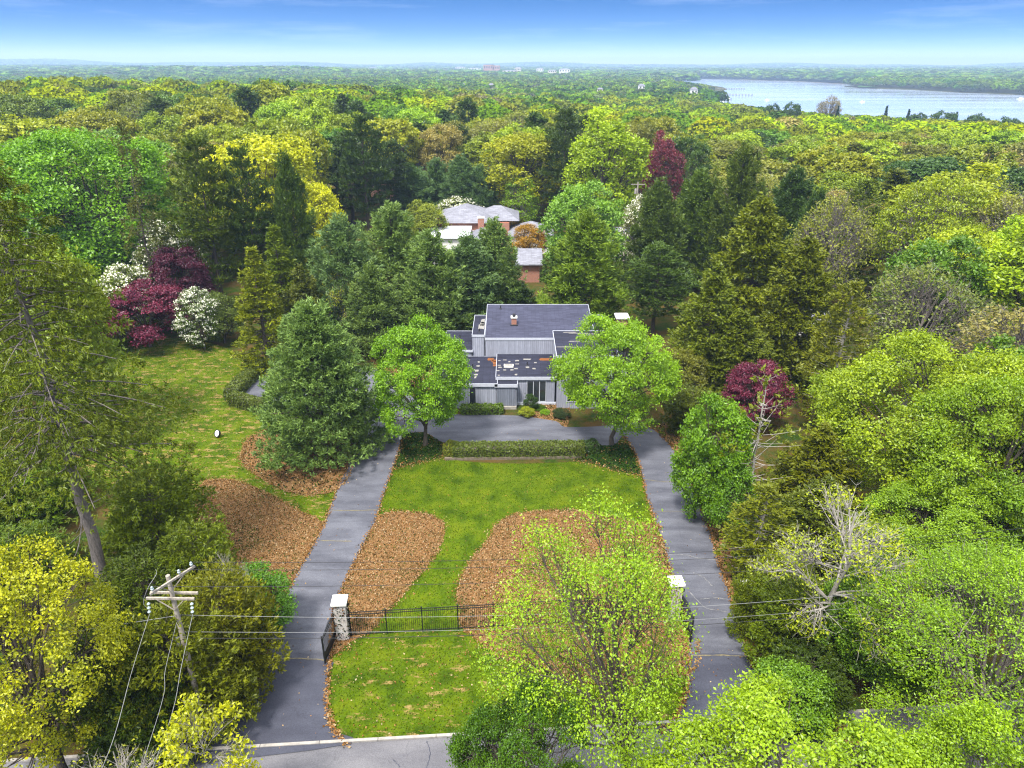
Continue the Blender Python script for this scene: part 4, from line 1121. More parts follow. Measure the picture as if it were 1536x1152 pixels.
MB().lathe((0, 0, 1.5), [(.05, 0), (.12, .05), (.13, .28), (.05, .4)], 8).build('lamp_head', M['white'], o)

# ------------------------------------------------------------------ utility pole and wires
M['oldwood'] = bark('weathered_wood', (.17, .145, .115), (.40, .36, .31))
M['porcelain'] = simple('porcelain', (.30, .36, .38), .25, .5)
M['wire_dark'] = simple('dark_wire', (.02, .02, .022), .5)
M['wire_pale'] = simple('aluminium_wire', (.22, .225, .23), .5, .4, .2)
UX, UY = at_y(258, 890, 26.2)[0], 26.2
UH = 10.6
pole = props(empty('utility_pole', (UX, UY, 0), 0), 'weathered wooden utility pole with crossarms and insulators beside the left driveway', 'utility pole')
MB().lathe((0, 0, -.3), [(.16, 0), (.145, 3), (.13, 6), (.11, 8.5), (.095, UH + .3)], 12).build('pole', M['oldwood'], pole)
def arm(a, b, w=.09, h=.11):
    return MB().bar(a, b, w, h).build('crossarm', M['oldwood'], pole)
z1 = 9.45
arm((-1.12, -.20, z1), (1.12, -.24, z1)); arm((-1.12, .20, z1), (1.12, .16, z1))
def pin(x, y, z, up=True):
    return MB().lathe((x, y, z), [(.02, 0), (.02, .1), (.07, .10), (.075, .15), (.045, .17), (.06, .2), (.055, .25), (.02, .28)], 10).build('insulator', M['porcelain'], pole)
dA = Vector((.52, .86, 0)); ca = Vector((.20, .0, 10.35))
arm(ca - dA * 1.15, ca + dA * 1.15)
pins = []
for s in (-1.0, .35, 1.0):
    q = ca + dA * s; pin(q.x, q.y, q.z + .065); pins.append(Vector((UX, UY, 0)) + q + Vector((0, 0, .33)))
for s in (-1, 1):
    MB().bar((s * .62, -.24, z1 - .06), (0, -.14, z1 - .75), .04).build('brace', M['oldwood'], pole)
    q = ca + dA * (s * .6); MB().bar((q.x, q.y, q.z - .06), (0, 0, q.z - .65), .035).build('brace', M['oldwood'], pole)
for zt, nme in ((8.0, 'bracket'), (6.9, 'bracket'), (6.5, 'bracket')):
    MB().bar((0, 0, zt), (.0, .30, zt), .06).build(nme, M['black'], pole)
MB().lathe((-.28, .02, 6.35), [(.05, 0), (.13, .04), (.13, .5), (.05, .56)], 10).build('splice_case', M['wire_pale'], pole)
dead_ends = []
for x in (-1.0, 1.0):
    for k in range(3):
        MB().lathe((x, -.34 - k * .05, z1 - .28 - k * .19), [(.02, 0), (.075, .04), (.08, .08), (.03, .14)], 10).build('insulator', M['porcelain'], pole)
    dead_ends.append((UX + x, UY - .45, z1 - .7))
# jumper loop at the left arm end
def wire(name, pts, r, mat, label, group, parent=None, k=28):
    """a sagging cable through control points (catenary-like spline)"""
    cv = curve_xyz(pts, k)
    P = np.array(cv)[None]
    W = Wood(); W.add(P, np.full(P.shape[:2], r), 5)
    o = link(name, W.mesh(name, mat), parent)
    return props(o, label, 'power line', group) if parent is None else o
def curve_xyz(pts, n=24):
    out = []; m = len(pts)
    for i in range(m - 1):
        g = lambda k: pts[max(0, min(m - 1, k))]
        p0, p1, p2, p3 = g(i - 1), g(i), g(i + 1), g(i + 2)
        for k in range(n):
            t = k / n
            out.append([0.5 * (2 * p1[c] + (p2[c] - p0[c]) * t + (2 * p0[c] - 5 * p1[c] + 4 * p2[c] - p3[c]) * t * t + (3 * p1[c] - p0[c] - 3 * p2[c] + p3[c]) * t ** 3) for c in range(3)])
    out.append(list(pts[-1])); return out
def sag_span(a, b, sag, n=5):
    return [[a[c] * (1 - t) + b[c] * t - (4 * sag * t * (1 - t) if c == 2 else 0) for c in range(3)] for t in np.linspace(0, 1, n)]
wire('jumper_wire', [(-1.05, -.3, z1 - .6), (-1.25, -.3, z1 - .2), (-1.0, -.1, z1 + .5), (-.75, .4, z1 + .9), (-.8, .5, z1 + 1.1)], .012, M['wire_pale'], '', '', parent=pole, k=6)
far = Vector((UX, UY, 0)) + Vector((44, 3.0, 0))
G1 = 'overhead lines running along the road'
for k, (q, lab) in enumerate(zip(pins, ('nearest to the camera', 'middle', 'farthest from the camera'))):
    e = (far.x + (q.x - UX), far.y + (q.y - UY), q.z + .1)
    wire('power_line', sag_span(q, e, .75, 7), .011, M['wire_dark'], f'thin dark top power line crossing above the fence, {lab} of three', G1)
for z, r, mt, sg, lab in ((8.0, .016, 'wire_pale', 1.15, 'pale aluminium line crossing in front of the iron fence'),
                          (6.95, .014, 'wire_pale', .95, 'upper of the two lowest lines crossing below the iron fence'),
                          (6.55, .024, 'wire_dark', .90, 'lowest and thickest dark cable crossing below the iron fence')):
    wire('power_line', sag_span((UX, UY + .3, z), (far.x, far.y + .3, z + .2), sg, 7), r * .62, M[mt], lab, G1)
for z, r, mt, sg, lab in ((8.0, .016, 'wire_pale', .6, 'pale line leaving the utility pole towards the yellow maple on the left'),
                          (6.95, .014, 'wire_dark', .5, 'upper of two dark lines leaving the pole to the left'),
                          (6.55, .018, 'wire_dark', .5, 'lower of two dark lines leaving the pole to the left')):
    wire('power_line', sag_span((UX, UY + .3, z), (UX - 30, UY - 4.5, z + .1), sg, 7), r * .75, M[mt], lab, 'overhead lines leaving the pole to the left')
G3 = 'service lines dropping from the crossarm towards the camera'
l1 = at_y(166, 1120, 20.3); l2 = at_y(255, 1080, 21.5); l3 = at_y(241, 1060, 21.8)
wire('power_line', [dead_ends[0], (at_y(197, 1010, 22.9)[0], 22.9, at_y(197, 1010, 22.9)[1]), (l1[0], 20.3, l1[1]), (l1[0] + .4, 16.5, 6.6)], .011, M['wire_pale'], 'left service line dropping from the left end of the crossarm', G3)
wire('power_line', [dead_ends[1], (at_y(272, 1000, 23.3)[0], 23.3, at_y(272, 1000, 23.3)[1]), (l2[0], 21.5, l2[1]), (l2[0] + .5, 16.5, 6.6)], .011, M['wire_pale'], 'right service line dropping from the right end of the crossarm', G3)
wire('power_line', [(UX, UY - .2, 8.0), (at_y(248, 1005, 23.6)[0], 23.6, at_y(248, 1005, 23.6)[1]), (l3[0], 21.8, l3[1]), (l3[0] + .3, 16.5, 5.8)], .010, M['wire_pale'], 'middle service line leaving the pole below the crossarm', G3)
# far utility pole glimpsed behind the brick house
x, z = at_y(956, 290, 128)
o = props(empty('utility_pole', (x, 128, 0)), 'distant wooden utility pole beside the purple beech', 'utility pole')
ztop = at_y(956, 273, 128)[1]
MB().lathe((0, 0, -.3), [(.16, 0), (.12, ztop + .3)], 8).build('pole', M['oldwood'], o)
MB().bar((-1.2, 0, ztop - .4), (1.2, 0, ztop - .4), .12).build('crossarm', M['oldwood'], o)
MB().lathe((-.35, -.1, ztop - 2.0), [(.2, 0), (.22, .1), (.22, .8), (.1, .9)], 10).build('transformer', M['concrete'], o)

# ------------------------------------------------------------------ tree kinds
PR = {}
PR['maple_a'] = broadleaf(11, 12, 5.5, cb=.16, nl=26, tips=620, leaves=44000, ls=.20, clump=.28, twigs=260, lobe=.32, low=-.75, rag=.17)
PR['maple_b'] = broadleaf(12, 12, 5.2, cb=.12, nl=28, tips=640, leaves=44000, ls=.20, clump=.28, twigs=260, lobe=.31, low=-.8, rag=.17)
PR['norway'] = broadleaf(13, 14.5, 5, cb=.08, nl=30, tips=620, leaves=44000, ls=.155, clump=.22, twigs=420, lobe=.30, low=-.85, twig_r=.03, flatc=.8)
PR['lime_near'] = broadleaf(14, 13, 5.6, cb=.2, nl=30, tips=800, leaves=60000, ls=.165, clump=.28, twigs=420, lobe=.28, rag=.14, low=-.6, twig_r=.03)
PR['airy'] = broadleaf(15, 17, 4.3, cb=.22, nl=24, tips=760, leaves=30000, ls=.12, clump=.36, twigs=420, sub=900, lobe=.32, low=-.9, lean=(-2.7, .6), twig_r=.017, trunk_r=.20, bark='bark')
PR['locust'] = broadleaf(16, 14, 6.5, cb=.15, nl=36, tips=1100, leaves=70000, ls=.135, clump=.36, twigs=700, sub=900, lobe=.26, low=-.5, flatc=.35, twig_r=.028, bark='bark_grey', asp=.5)
PR['budding'] = broadleaf(17, 12, 3.6, cb=.22, nl=22, tips=420, leaves=4200, ls=.14, clump=.26, twigs=300, sub=1900, lobe=.30, low=-.8, twig_r=.022, trunk_r=.19, bark='bark_pale', leader=True, rag=.2)
PR['bare'] = broadleaf(18, 13, 3.2, cb=.2, nl=16, tips=300, leaves=900, ls=.16, clump=.3, twigs=300, sub=1300, lobe=.34, low=-.9, twig_r=.022, trunk_r=.14, bark='bark_pale', leader=True, rag=.25)
PR['sapling'] = broadleaf(19, 9.5, 2.2, cb=.25, nl=12, tips=110, leaves=2300, ls=.20, clump=.20, twigs=110, sub=700, lobe=.34, low=-.8, twig_r=.016, trunk_r=.07, bark='bark_pale', leader=True)
PR['big_maple'] = broadleaf(20, 14, 8, cb=.08, nl=42, tips=1200, leaves=80000, ls=.215, clump=.36, twigs=160, lobe=.29, low=-.7, core=.25)
PR['linden'] = broadleaf(21, 25, 10, cb=.04, nl=56, tips=1700, leaves=60000, ls=.44, clump=.62, twigs=120, lobe=.30, low=-.95, core=.3)
PR['japanese'] = broadleaf(22, 7, 4.2, cb=.05, nl=26, tips=420, leaves=19000, ls=.23, clump=.36, twigs=260, lobe=.30, low=-.6, flatc=.22, up=.9)
PR['shrubtree'] = broadleaf(23, 8, 3.4, cb=.04, nl=18, tips=420, leaves=12000, ls=.23, clump=.28, twigs=160, lobe=.34, low=-.8)
PR['round_a'] = broadleaf(31, 18, 6, cb=.15, nl=22, tips=520, leaves=15000, ls=.42, clump=.42, twigs=160, lobe=.34, low=-.75)
PR['round_b'] = broadleaf(32, 18, 6, cb=.12, nl=32, tips=620, leaves=16000, ls=.40, clump=.38, twigs=160, lobe=.27, low=-.75)
PR['upright'] = broadleaf(33, 20, 5, cb=.15, nl=26, tips=560, leaves=14000, ls=.40, clump=.42, twigs=260, sub=300, lobe=.30, low=-.9)
PR['oak'] = broadleaf(34, 18, 7.5, cb=.2, nl=34, tips=620, leaves=13000, ls=.38, clump=.45, twigs=480, sub=700, lobe=.27, low=-.5, flatc=.4, bark='bark_grey')
PR['thin'] = broadleaf(35, 17, 6, cb=.2, nl=24, tips=480, leaves=5600, ls=.34, clump=.5, twigs=480, sub=2200, lobe=.32, low=-.6, bark='bark_grey', twig_r=.04)
PR['birch'] = broadleaf(36, 15, 3.4, cb=.08, nl=20, tips=420, leaves=8000, ls=.30, clump=.35, twigs=260, sub=200, lobe=.34, low=-.9, bark='bark_pale')
PR['white_pine'] = conifer(41, 14, 5.3, base=.02, nb=270, tuft=34, blades=13, bl=.36, bw=.105, prof='broad', layers=15, droop=.16, rise=.40, curve_up=.12, fan=.40, upb=.65, irr=.22, jz=.30)
PR['back_pine'] = conifer(42, 16, 5, base=.04, nb=200, tuft=24, blades=10, bl=.55, bw=.14, prof='broad', droop=.12, rise=.55, curve_up=.22, fan=.34, upb=.7, irr=.3, jz=.35)
PR['layer_pine'] = conifer(43, 21, 5.5, base=.22, nb=120, tuft=20, blades=9, bl=.60, bw=.19, prof='round', layers=13, droop=.10, rise=.28, curve_up=.10, fan=.42, upb=.6, irr=.35, jz=.12, trunk_r=.3)
PR['hemlock'] = conifer(44, 18, 6.2, base=.02, nb=250, tuft=28, blades=8, bl=.50, bw=.20, prof='broad', droop=.22, rise=.42, curve_up=-.08, fan=.36, upb=.25, irr=.28, jz=.25)
PR['hemlock_b'] = conifer(45, 16, 5.0, base=.02, nb=200, tuft=26, blades=8, bl=.46, bw=.18, prof='broad', droop=.25, rise=.30, curve_up=-.10, fan=.36, upb=.2, irr=.34, jz=.25, dead=14)
PR['yew'] = conifer(46, 8, 3.6, base=.01, nb=150, tuft=26, blades=8, bl=.30, bw=.11, prof='dome', droop=.05, rise=.55, curve_up=.12, fan=.40, upb=.5, irr=.3, jz=.4)
PR['spruce'] = conifer(47, 13.5, 3.6, base=.01, nb=170, tuft=24, blades=8, bl=.36, bw=.13, prof='cone', layers=20, droop=.18, rise=.32, curve_up=.12, fan=.36, upb=.35, irr=.25)
PR['thin_cedar'] = conifer(48, 15, 3.2, base=.08, nb=120, tuft=15, blades=8, bl=.42, bw=.15, prof='pine', droop=.05, rise=.45, curve_up=.1, fan=.3, upb=.4, irr=.45, dead=30, bark='bark_pale')
PR['old_spruce'] = conifer(49, 28, 9.2, base=.38, nb=165, tuft=62, blades=10, bl=.32, bw=.09, prof='cone', droop=.16, rise=.30, curve_up=-.20, fan=.46, hang=.26, s0=.16, dead=15, bare=.06, trunk_r=.46, bark='bark_grey', irr=.32, fwd=.5, upb=.0, jz=.2)
PR['ragged_spruce'] = conifer(50, 25, 4.6, base=.04, nb=170, tuft=18, blades=8, bl=.50, bw=.15, prof='pine', droop=.30, rise=.10, curve_up=.02, fan=.26, hang=.3, dead=30, bare=.42, irr=.45, bark='bark', jz=.3, trunk_r=.2)
PR['dead_cedar'] = conifer(52, 12.5, 3.0, base=.10, nb=60, tuft=9, blades=7, bl=.32, bw=.11, prof='round', droop=.0, rise=.5, curve_up=.2, fan=.3, dead=46, bare=.55, irr=.5, bark='bark_pale', jz=.4, trunk_r=.16)
PR['lod_round'] = broadleaf(61, 17, 6, cb=.3, nl=20, tips=300, leaves=7500, nrand=.38, ls=.58, clump=.42, twigs=30, lobe=.34, low=-.3, core=.05)
PR['lod_round_b'] = broadleaf(62, 17, 6, cb=.3, nl=28, tips=300, leaves=7500, nrand=.38, ls=.55, clump=.40, twigs=30, lobe=.28, low=-.3, core=.05)
PR['lod_oak'] = broadleaf(63, 16, 7, cb=.35, nl=30, tips=320, leaves=7500, nrand=.38, ls=.55, clump=.45, twigs=60, lobe=.27, low=-.1, flatc=.45, core=.05)
PR['lod_thin'] = broadleaf(64, 17, 6, cb=.3, nl=20, tips=300, leaves=5500, nrand=.4, ls=.42, clump=.5, twigs=180, sub=300, lobe=.33, low=-.3, core=.05, bark='bark_grey', twig_r=.06)
PR['lod_pine'] = conifer(65, 18, 4.6, base=.2, nb=90, tuft=13, blades=5, bl=1.0, bw=.42, prof='pine', droop=.1, rise=.4, fan=.4, upb=.5, irr=.35)
PR['lod_cedar'] = conifer(66, 17, 4.2, base=.1, nb=90, tuft=13, blades=5, bl=.9, bw=.38, prof='cone', droop=.1, rise=.4, fan=.4, upb=.4, irr=.35)
# blossom for the white dogwoods: flat petals over the leafy shrub crown
def blossom(seed, H, R, n, sz):
    r = np.random.default_rng(seed)
    p = broadleaf(seed, H, R, cb=.05, nl=20, tips=420, leaves=n, ls=sz, clump=.24, twigs=4, lobe=.34, low=-.6, core=0, flatc=.3, up=1.1, asp=.9)
    p['crown'].materials.clear(); p['crown'].materials.append(M['petal']); return p['crown']
PR['dogwood'] = dict(PR['shrubtree']); PR['dogwood'] = broadleaf(71, 8, 3.4, cb=.05, nl=20, tips=420, leaves=9000, ls=.22, clump=.26, twigs=160, lobe=.34, low=-.6)
PR['dogwood']['blossom'] = blossom(71, 8.1, 3.5, 4200, .20)

# leaf colours (sRGB as they read in sunlight, scaled to albedo)
def C(r, g, b, k=.46): return lin(r, g, b, k)
LIME = C(172, 205, 25); BRIGHT = C(120, 190, 20); GREEN = C(92, 160, 28); DEEP = C(58, 112, 40); YELLOW = C(215, 205, 12); GOLD = C(205, 180, 15)
OLIVE = C(130, 142, 30); PINEG = C(134, 166, 108); BLUEP = C(124, 158, 120); DARKP = C(62, 96, 48); HEML = C(128, 140, 28); TAN = C(172, 165, 105); MAROON = (.145, .016, .060); COPPER = C(165, 130, 60)
ORANGE = C(215, 165, 20); PALE = C(130, 185, 85); YGREEN = C(165, 178, 18); KHAKI = C(158, 165, 55)

SPOTS = []          # (x, y, r) of every individually placed plant
HERO = []           # projected ellipses of plants that must stay visible
ALLT = []
def ctr(c):
    r_, g_, b_ = c
    if r_ > g_ * 1.6: return c
    if b_ > g_ * .34: return (r_ * 1.3, g_ * 1.25, b_ * .85)
    q = min(r_ / g_, 1.0)
    return (min(.8, g_ * (.27 + .67 * q) * 1.28), min(.8, g_ * 1.28), b_ * .85)
def put(name, label, kind, x, Y, h, R, color, cat='tree', group=None, rot=None, single=False, rnd_=random.Random(77)):
    p = PR[kind]
    color = ctr(color)
    g = float(ground(np.array([x]), np.array([Y]))[0])
    rot = rnd_.uniform(0, 6.28) if rot is None else rot
    sc = (R / p['R'], R / p['R'], h / p['H'])
    o = props(empty(name, (x, Y, g - .02), rot, sc), label, cat, group)
    for part in ('crown', 'trunk', 'blossom'):
        me = p.get(part)
        if me is None: continue
        c = link(part, me, o)
        c.color = (*color, 1)
    SPOTS.append((x, Y, R))
    return o
def T(name, label, kind, px, top, Y, R, color, cat='tree', group=None, rot=None, hero=True, vis=None, H=None, ox=0.0):
    ztop = at_y(px, top, Y)[1]
    g0 = 0.0
    zm = ztop * .6
    x = (px - 768) / FPX * (Y * CP + (CAM_H - zm) * SP)
    g0 = float(ground(np.array([x]), np.array([Y]))[0])
    h = H or (ztop - g0)
    put(name, label, kind, x + ox, Y, h, R, color, cat, group, rot)
    if hero:
        d = Y * CP + (CAM_H - zm) * SP
        bot = vis or proj(x, Y, g0)[1]
        HERO.append((px, (top + bot) / 2, R / d * FPX, (bot - top) / 2, Y))

# --- the named trees, near to far
T('maple_tree', 'bright green maple standing in front of the right half of the grey house', 'maple_a', 925, 480, 57.5, 5.2, C(140, 200, 32), rot=.4)
T('maple_tree', 'bright green maple left of the grey house where the left drive meets the court', 'maple_b', 632, 488, 57.5, 4.5, C(125, 195, 30), rot=2.0)
T('white_pine', 'broad blue green white pine on the bed between side lawn and left driveway', 'white_pine', 474, 456, 56, 5.5, C(135, 170, 112), rot=1.0)
put('old_spruce', 'giant ragged spruce with thick bare grey trunk and dead branches at the left edge', 'old_spruce', -26.6, 37, 28, 8.0, C(116, 134, 24), rot=1.3)
put('norway_maple', 'yellow flowering maple filling the lower left corner', 'norway', -22.0, 24, 14.0, 4.4, YELLOW, rot=.5)
put('maple_sapling', 'small yellow budding sapling beside the road below the utility pole', 'sapling', -12.4, 20, 9.6, 1.9, C(215, 210, 15))
put('maple_sapling', 'nearly bare grey sapling at the bottom edge left of the yellow budding one', 'bare', -15.6, 19.5, 8.0, 2.2, C(190, 190, 40))
put('oak_tree', 'airy lime leaved tree with pale branches in front of the iron fence', 'airy', 5.7, 21.8, 16.6, 4.1, C(158, 208, 34), rot=0.0)
put('maple_tree', 'dense dark green tree at the bottom edge left of the airy lime tree', 'lime_near', .3, 19.4, 10.2, 2.7, C(75, 140, 25), rot=2.5)
put('maple_tree', 'wide lime green maple at the bottom right covering the road', 'lime_near', 10.7, 17.0, 10.7, 5.4, C(160, 205, 28), rot=.2)
put('maple_tree', 'lime green tree at the bottom edge right of the wide lime maple', 'lime_near', 17.6, 17.2, 10.2, 4.0, C(148, 198, 26), rot=2.9)
put('locust_tree', 'fine leaved green tree with grey twigs filling the lower right corner', 'locust', 22.3, 24.3, 12.2, 6.4, C(140, 195, 22), rot=.9)
put('maple_tree', 'young tree with half open leaves and white bare branches right of the right driveway', 'budding', 17.3, 30, 12.2, 4.1, C(190, 205, 35), rot=1.7)
T('maple_tree', 'huge rounded yellow green maple on the right edge', 'big_maple', 1400, 522, 47, 8.2, C(165, 195, 20), rot=.7)
T('maple_tree', 'yellow green maple behind the budding tree at the right edge', 'lime_near', 1510, 560, 40, 5.5, C(140, 185, 22), rot=.9)
T('maple_tree', 'small bright green maple hugging the outer curve of the right driveway', 'round_a', 1072, 596, 45.5, 2.7, C(105, 172, 22), rot=.3)
T('shrub', 'low bright green bush leaning over the right driveway from the small maple', 'shrubtree', 1050, 660, 46.0, 1.9, C(100, 170, 26), rot=1.3)
T('shrub', 'bright green bush between the small maple and the olive cedars', 'shrubtree', 1096, 700, 43.5, 2.0, C(96, 165, 26), rot=2.3)
T('maple_tree', 'fresh green tree between the huge yellow green maple and the fine leaved corner tree', 'lime_near', 1420, 735, 37, 4.6, C(140, 190, 24), rot=2.2)
T('maple_tree', 'mid green tree at the right edge under the huge yellow green maple', 'maple_a', 1535, 725, 36, 4.4, C(120, 175, 28), rot=1.2)
T('maple_tree', 'olive green undergrowth tree right of the budding tree', 'round_a', 1335, 790, 36.5, 3.6, C(120, 150, 26), rot=1.2)
T('japanese_maple', 'maroon japanese maple right of the driveway behind dead white branches', 'japanese', 1140, 542, 61, 3.0, (.14, .018, .058), vis=620)
put('dead_tree', 'mostly dead tree with bare white branches in front of the maroon maple on the right', 'dead_cedar', 17.4, 44.5, 12.6, 3.3, HEML, rot=.5)
T('hemlock', 'tallest olive hemlock of the dense group right of the grey house', 'hemlock', 1130, 300, 78, 6.6, HEML)
T('hemlock', 'olive hemlock at the left front of the group right of the grey house', 'hemlock_b', 1068, 400, 70, 4.8, C(118, 135, 28))
T('hemlock', 'olive hemlock at the right side of the group right of the grey house', 'hemlock', 1200, 360, 72, 5.6, C(124, 134, 26))
T('hemlock', 'low dark hemlock behind the orange brown shrub right of the house', 'hemlock_b', 1110, 470, 68, 4.6, C(110, 125, 26))
T('cedar_tree', 'thin ragged olive cedar with grey dead branches above the maroon right maple', 'thin_cedar', 1262, 425, 60, 3.4, C(138, 142, 45))
T('cedar_tree', 'bushy olive cedar below the ragged cedar, left of the huge yellow green maple', 'hemlock_b', 1225, 640, 45, 3.8, C(125, 130, 22))
T('cedar_tree', 'thin olive cedar with broken grey limbs at the edge of the right driveway', 'thin_cedar', 1142, 730, 38.5, 2.5, C(130, 138, 30))
T('cedar_tree', 'low olive cedar beside the outer right gate pillar', 'yew', 1178, 850, 34.5, 2.3, C(120, 135, 30))
T('dogwood_tree', 'spreading grey branched tree with few leaves right of the ragged cedar', 'thin', 1385, 395, 66, 5.6, C(135, 150, 75), rot=.6)
T('bare_tree', 'bare branched tree above the olive hemlocks on the right', 'thin', 1245, 290, 92, 5.2, C(160, 165, 60))
T('shrub', 'orange brown leaved shrub between the right maple and the hemlocks', 'shrubtree', 1022, 525, 66, 2.6, C(165, 140, 25))
T('shrub', 'dark olive shrub behind the curve of the right driveway', 'yew', 1040, 590, 60, 3.0, C(105, 120, 30))
T('linden_tree', 'enormous rounded bright green linden in the upper left', 'linden', 135, 190, 103, 11.8, C(112, 190, 15), rot=.1, vis=400)
T('dead_spruce', 'thin half dead spruce with drooping bare branches in front of the big linden', 'ragged_spruce', 208, 185, 90, 3.6, C(110, 115, 50), rot=.6)
T('maple_tree', 'light green bushy tree at the left edge above the giant spruce', 'round_a', 62, 352, 58, 5.4, C(150, 180, 35), vis=450)
T('japanese_maple', 'larger front maroon japanese maple at the far edge of the side lawn', 'japanese', 214, 424, 82.5, 5.4, MAROON, rot=.4)
T('japanese_maple', 'dark maroon japanese maple behind the larger one beside the side lawn', 'japanese', 266, 366, 90, 3.9, (.085, .011, .040))
T('dogwood_tree', 'white flowering dogwood left of the larger maroon maple', 'dogwood', 185, 396, 86, 4.0, C(135, 160, 45))
T('dogwood_tree', 'narrow white flowering dogwood right of the larger maroon maple', 'dogwood', 296, 432, 82, 2.6, C(105, 145, 45))
T('dogwood_tree', 'white flowering dogwood behind the maroon maples', 'dogwood', 252, 330, 98, 4.2, C(120, 150, 50))
T('spruce_tree', 'yellow green spruce at the right corner of the side lawn', 'spruce', 388, 372, 76, 4.1, C(150, 160, 24))
T('spruce_tree', 'darker yellow green spruce behind the one at the lawn corner', 'spruce', 420, 340, 84, 4.0, C(120, 145, 22))
T('shrub', 'green shrub between the narrow dogwood and the yellow green spruce', 'shrubtree', 330, 440, 84, 2.6, C(110, 135, 38))
T('pine_tree', 'tall dark pine with drooping layers left of the golden maple', 'layer_pine', 312, 212, 95, 5.6, C(100, 125, 28))
T('pine_tree', 'dark pine in front of the golden maple, left of two', 'layer_pine', 374, 228, 96, 3.6, C(75, 110, 45))
T('pine_tree', 'dark pine in front of the golden maple, right of two', 'back_pine', 438, 238, 98, 3.7, C(88, 124, 52))
T('maple_tree', 'golden yellow maple behind the dark pines in the upper left', 'round_b', 395, 198, 116, 9.6, C(240, 225, 8))
T('maple_tree', 'golden yellow shrubby maple at the right foot of the dark pines', 'round_a', 470, 270, 110, 4.8, C(238, 222, 8))
for px, tp, Y, R, col, lb in ((516, 330, 84, 5.2, BLUEP, 'first from the left'), (590, 312, 88, 6.0, PINEG, 'second from the left and broadest'), (648, 352, 84, 5.4, PINEG, 'third from the left'),
                              (702, 356, 87, 5.0, BLUEP, 'fourth from the left'), (742, 334, 90, 4.3, PINEG, 'fifth from the left'), (560, 400, 80, 4.0, C(132, 162, 104), 'lower front left'),
                              (630, 420, 81.5, 4.2, C(134, 165, 106), 'lower front middle'), (778, 425, 88, 3.6, DARKP, 'low and dark behind the left roof')):
    T('white_pine', f'white pine in the dense row behind the house, {lb}', 'back_pine', px, tp, Y, R, col, group='white pines behind the grey house')
T('white_pine', 'large layered white pine right behind the chimney end of the grey house', 'back_pine', 880, 322, 87.5, 5.8, C(130, 168, 62))
T('white_pine', 'dark white pine at the left shoulder of the large layered pine', 'layer_pine', 850, 400, 91, 3.9, C(80, 120, 52), H=11)
T('shrub', 'bright yellow sparse shrub left of the white pine row', 'budding', 517, 408, 82, 2.9, C(220, 220, 15))
T('cedar_tree', 'olive cedar behind the front white pine', 'hemlock_b', 455, 400, 80, 3.6, C(112, 122, 45))
T('pine_tree', 'tallest layered dark pine with bare trunk in the upper middle left', 'layer_pine', 546, 176, 142, 6.2, C(70, 105, 50))
T('pine_tree', 'dark pine beside the tallest layered pine', 'layer_pine', 590, 215, 150, 4.8, C(70, 102, 55))
for px, tp, Y, R, lb in ((618, 250, 152, 5.5, 'leftmost'), (655, 240, 158, 5.0, 'second'), (692, 236, 152, 5.5, 'third'), (720, 250, 150, 4.2, 'rightmost')):
    T('white_pine', f'blue green pine of the even row above the brick house roofs, {lb} of four', 'back_pine', px, tp, Y, R, C(112, 148, 112), group='blue green pines above the brick house')
T('poplar_tree', 'tan budding tree above the blue green pine row', 'round_b', 662, 184, 172, 5.8, C(185, 175, 120))
T('maple_tree', 'rounded gold green maple right of the blue green pines', 'round_b', 782, 196, 154, 9.0, C(188, 190, 16))
T('birch_tree', 'light green birch with white stems right of the brick house roof', 'birch', 782, 264, 148, 3.6, C(150, 205, 40))
T('pine_tree', 'tall dark pine with bare stems behind the gold green maple', 'layer_pine', 846, 166, 150, 5.4, C(82, 112, 58))
T('maple_tree', 'tall fresh lime tree with dark branches in the upper middle', 'upright', 908, 172, 136, 7.2, C(175, 210, 28))
T('maple_tree', 'copper tinged tree behind the purple beech', 'round_b', 962, 182, 156, 5.4, C(165, 150, 70))
T('beech_tree', 'purple red beech in the upper middle right', 'upright', 993, 202, 142, 3.7, (.17, .03, .06), vis=285)
T('maple_tree', 'dark green rounded tree right of the purple beech', 'round_b', 1030, 202, 152, 5.4, C(80, 125, 50))
T('shrub', 'dark purple shrub at the foot of the purple beech', 'shrubtree', 980, 300, 126, 2.6, (.07, .015, .035), H=6)
T('chestnut_tree', 'pale fresh green chestnut above the large layered pine', 'round_a', 878, 272, 106, 6.0, C(125, 190, 80))
T('pine_tree', 'dark pine right of the distant utility pole', 'back_pine', 985, 275, 104, 5.0, C(98, 128, 62))
T('pine_tree', 'broad dark green pine beside the hemlock group', 'back_pine', 1045, 262, 108, 5.5, C(102, 138, 56))
T('pine_tree', 'upswept pine at the top of the dark group right of centre', 'back_pine', 1105, 226, 104, 5.4, C(105, 130, 55))
T('pine_tree', 'dark low pine between the layered pine and the hemlocks', 'layer_pine', 985, 370, 88, 5.0, C(82, 118, 55))
T('forsythia_shrub', 'orange yellow flowering shrub before the grey wing of the brick house', 'shrubtree', 792, 336, 123.5, 3.3, ORANGE, cat='shrub')
T('forsythia_shrub', 'low orange shrub left of the birch', 'shrubtree', 772, 322, 147, 3.0, ORANGE, cat='shrub')
T('dogwood_tree', 'cream white flowering dogwood at the top of the brick house roofs', 'dogwood', 690, 294, 148, 5.2, C(150, 165, 70))
T('dogwood_tree', 'white flowering dogwood by the distant utility pole', 'dogwood', 957, 292, 124, 3.0, C(150, 160, 90))
T('maple_tree', 'olive rounded tree left of the brick house chimney', 'round_a', 633, 302, 128, 4.2, C(150, 165, 48))
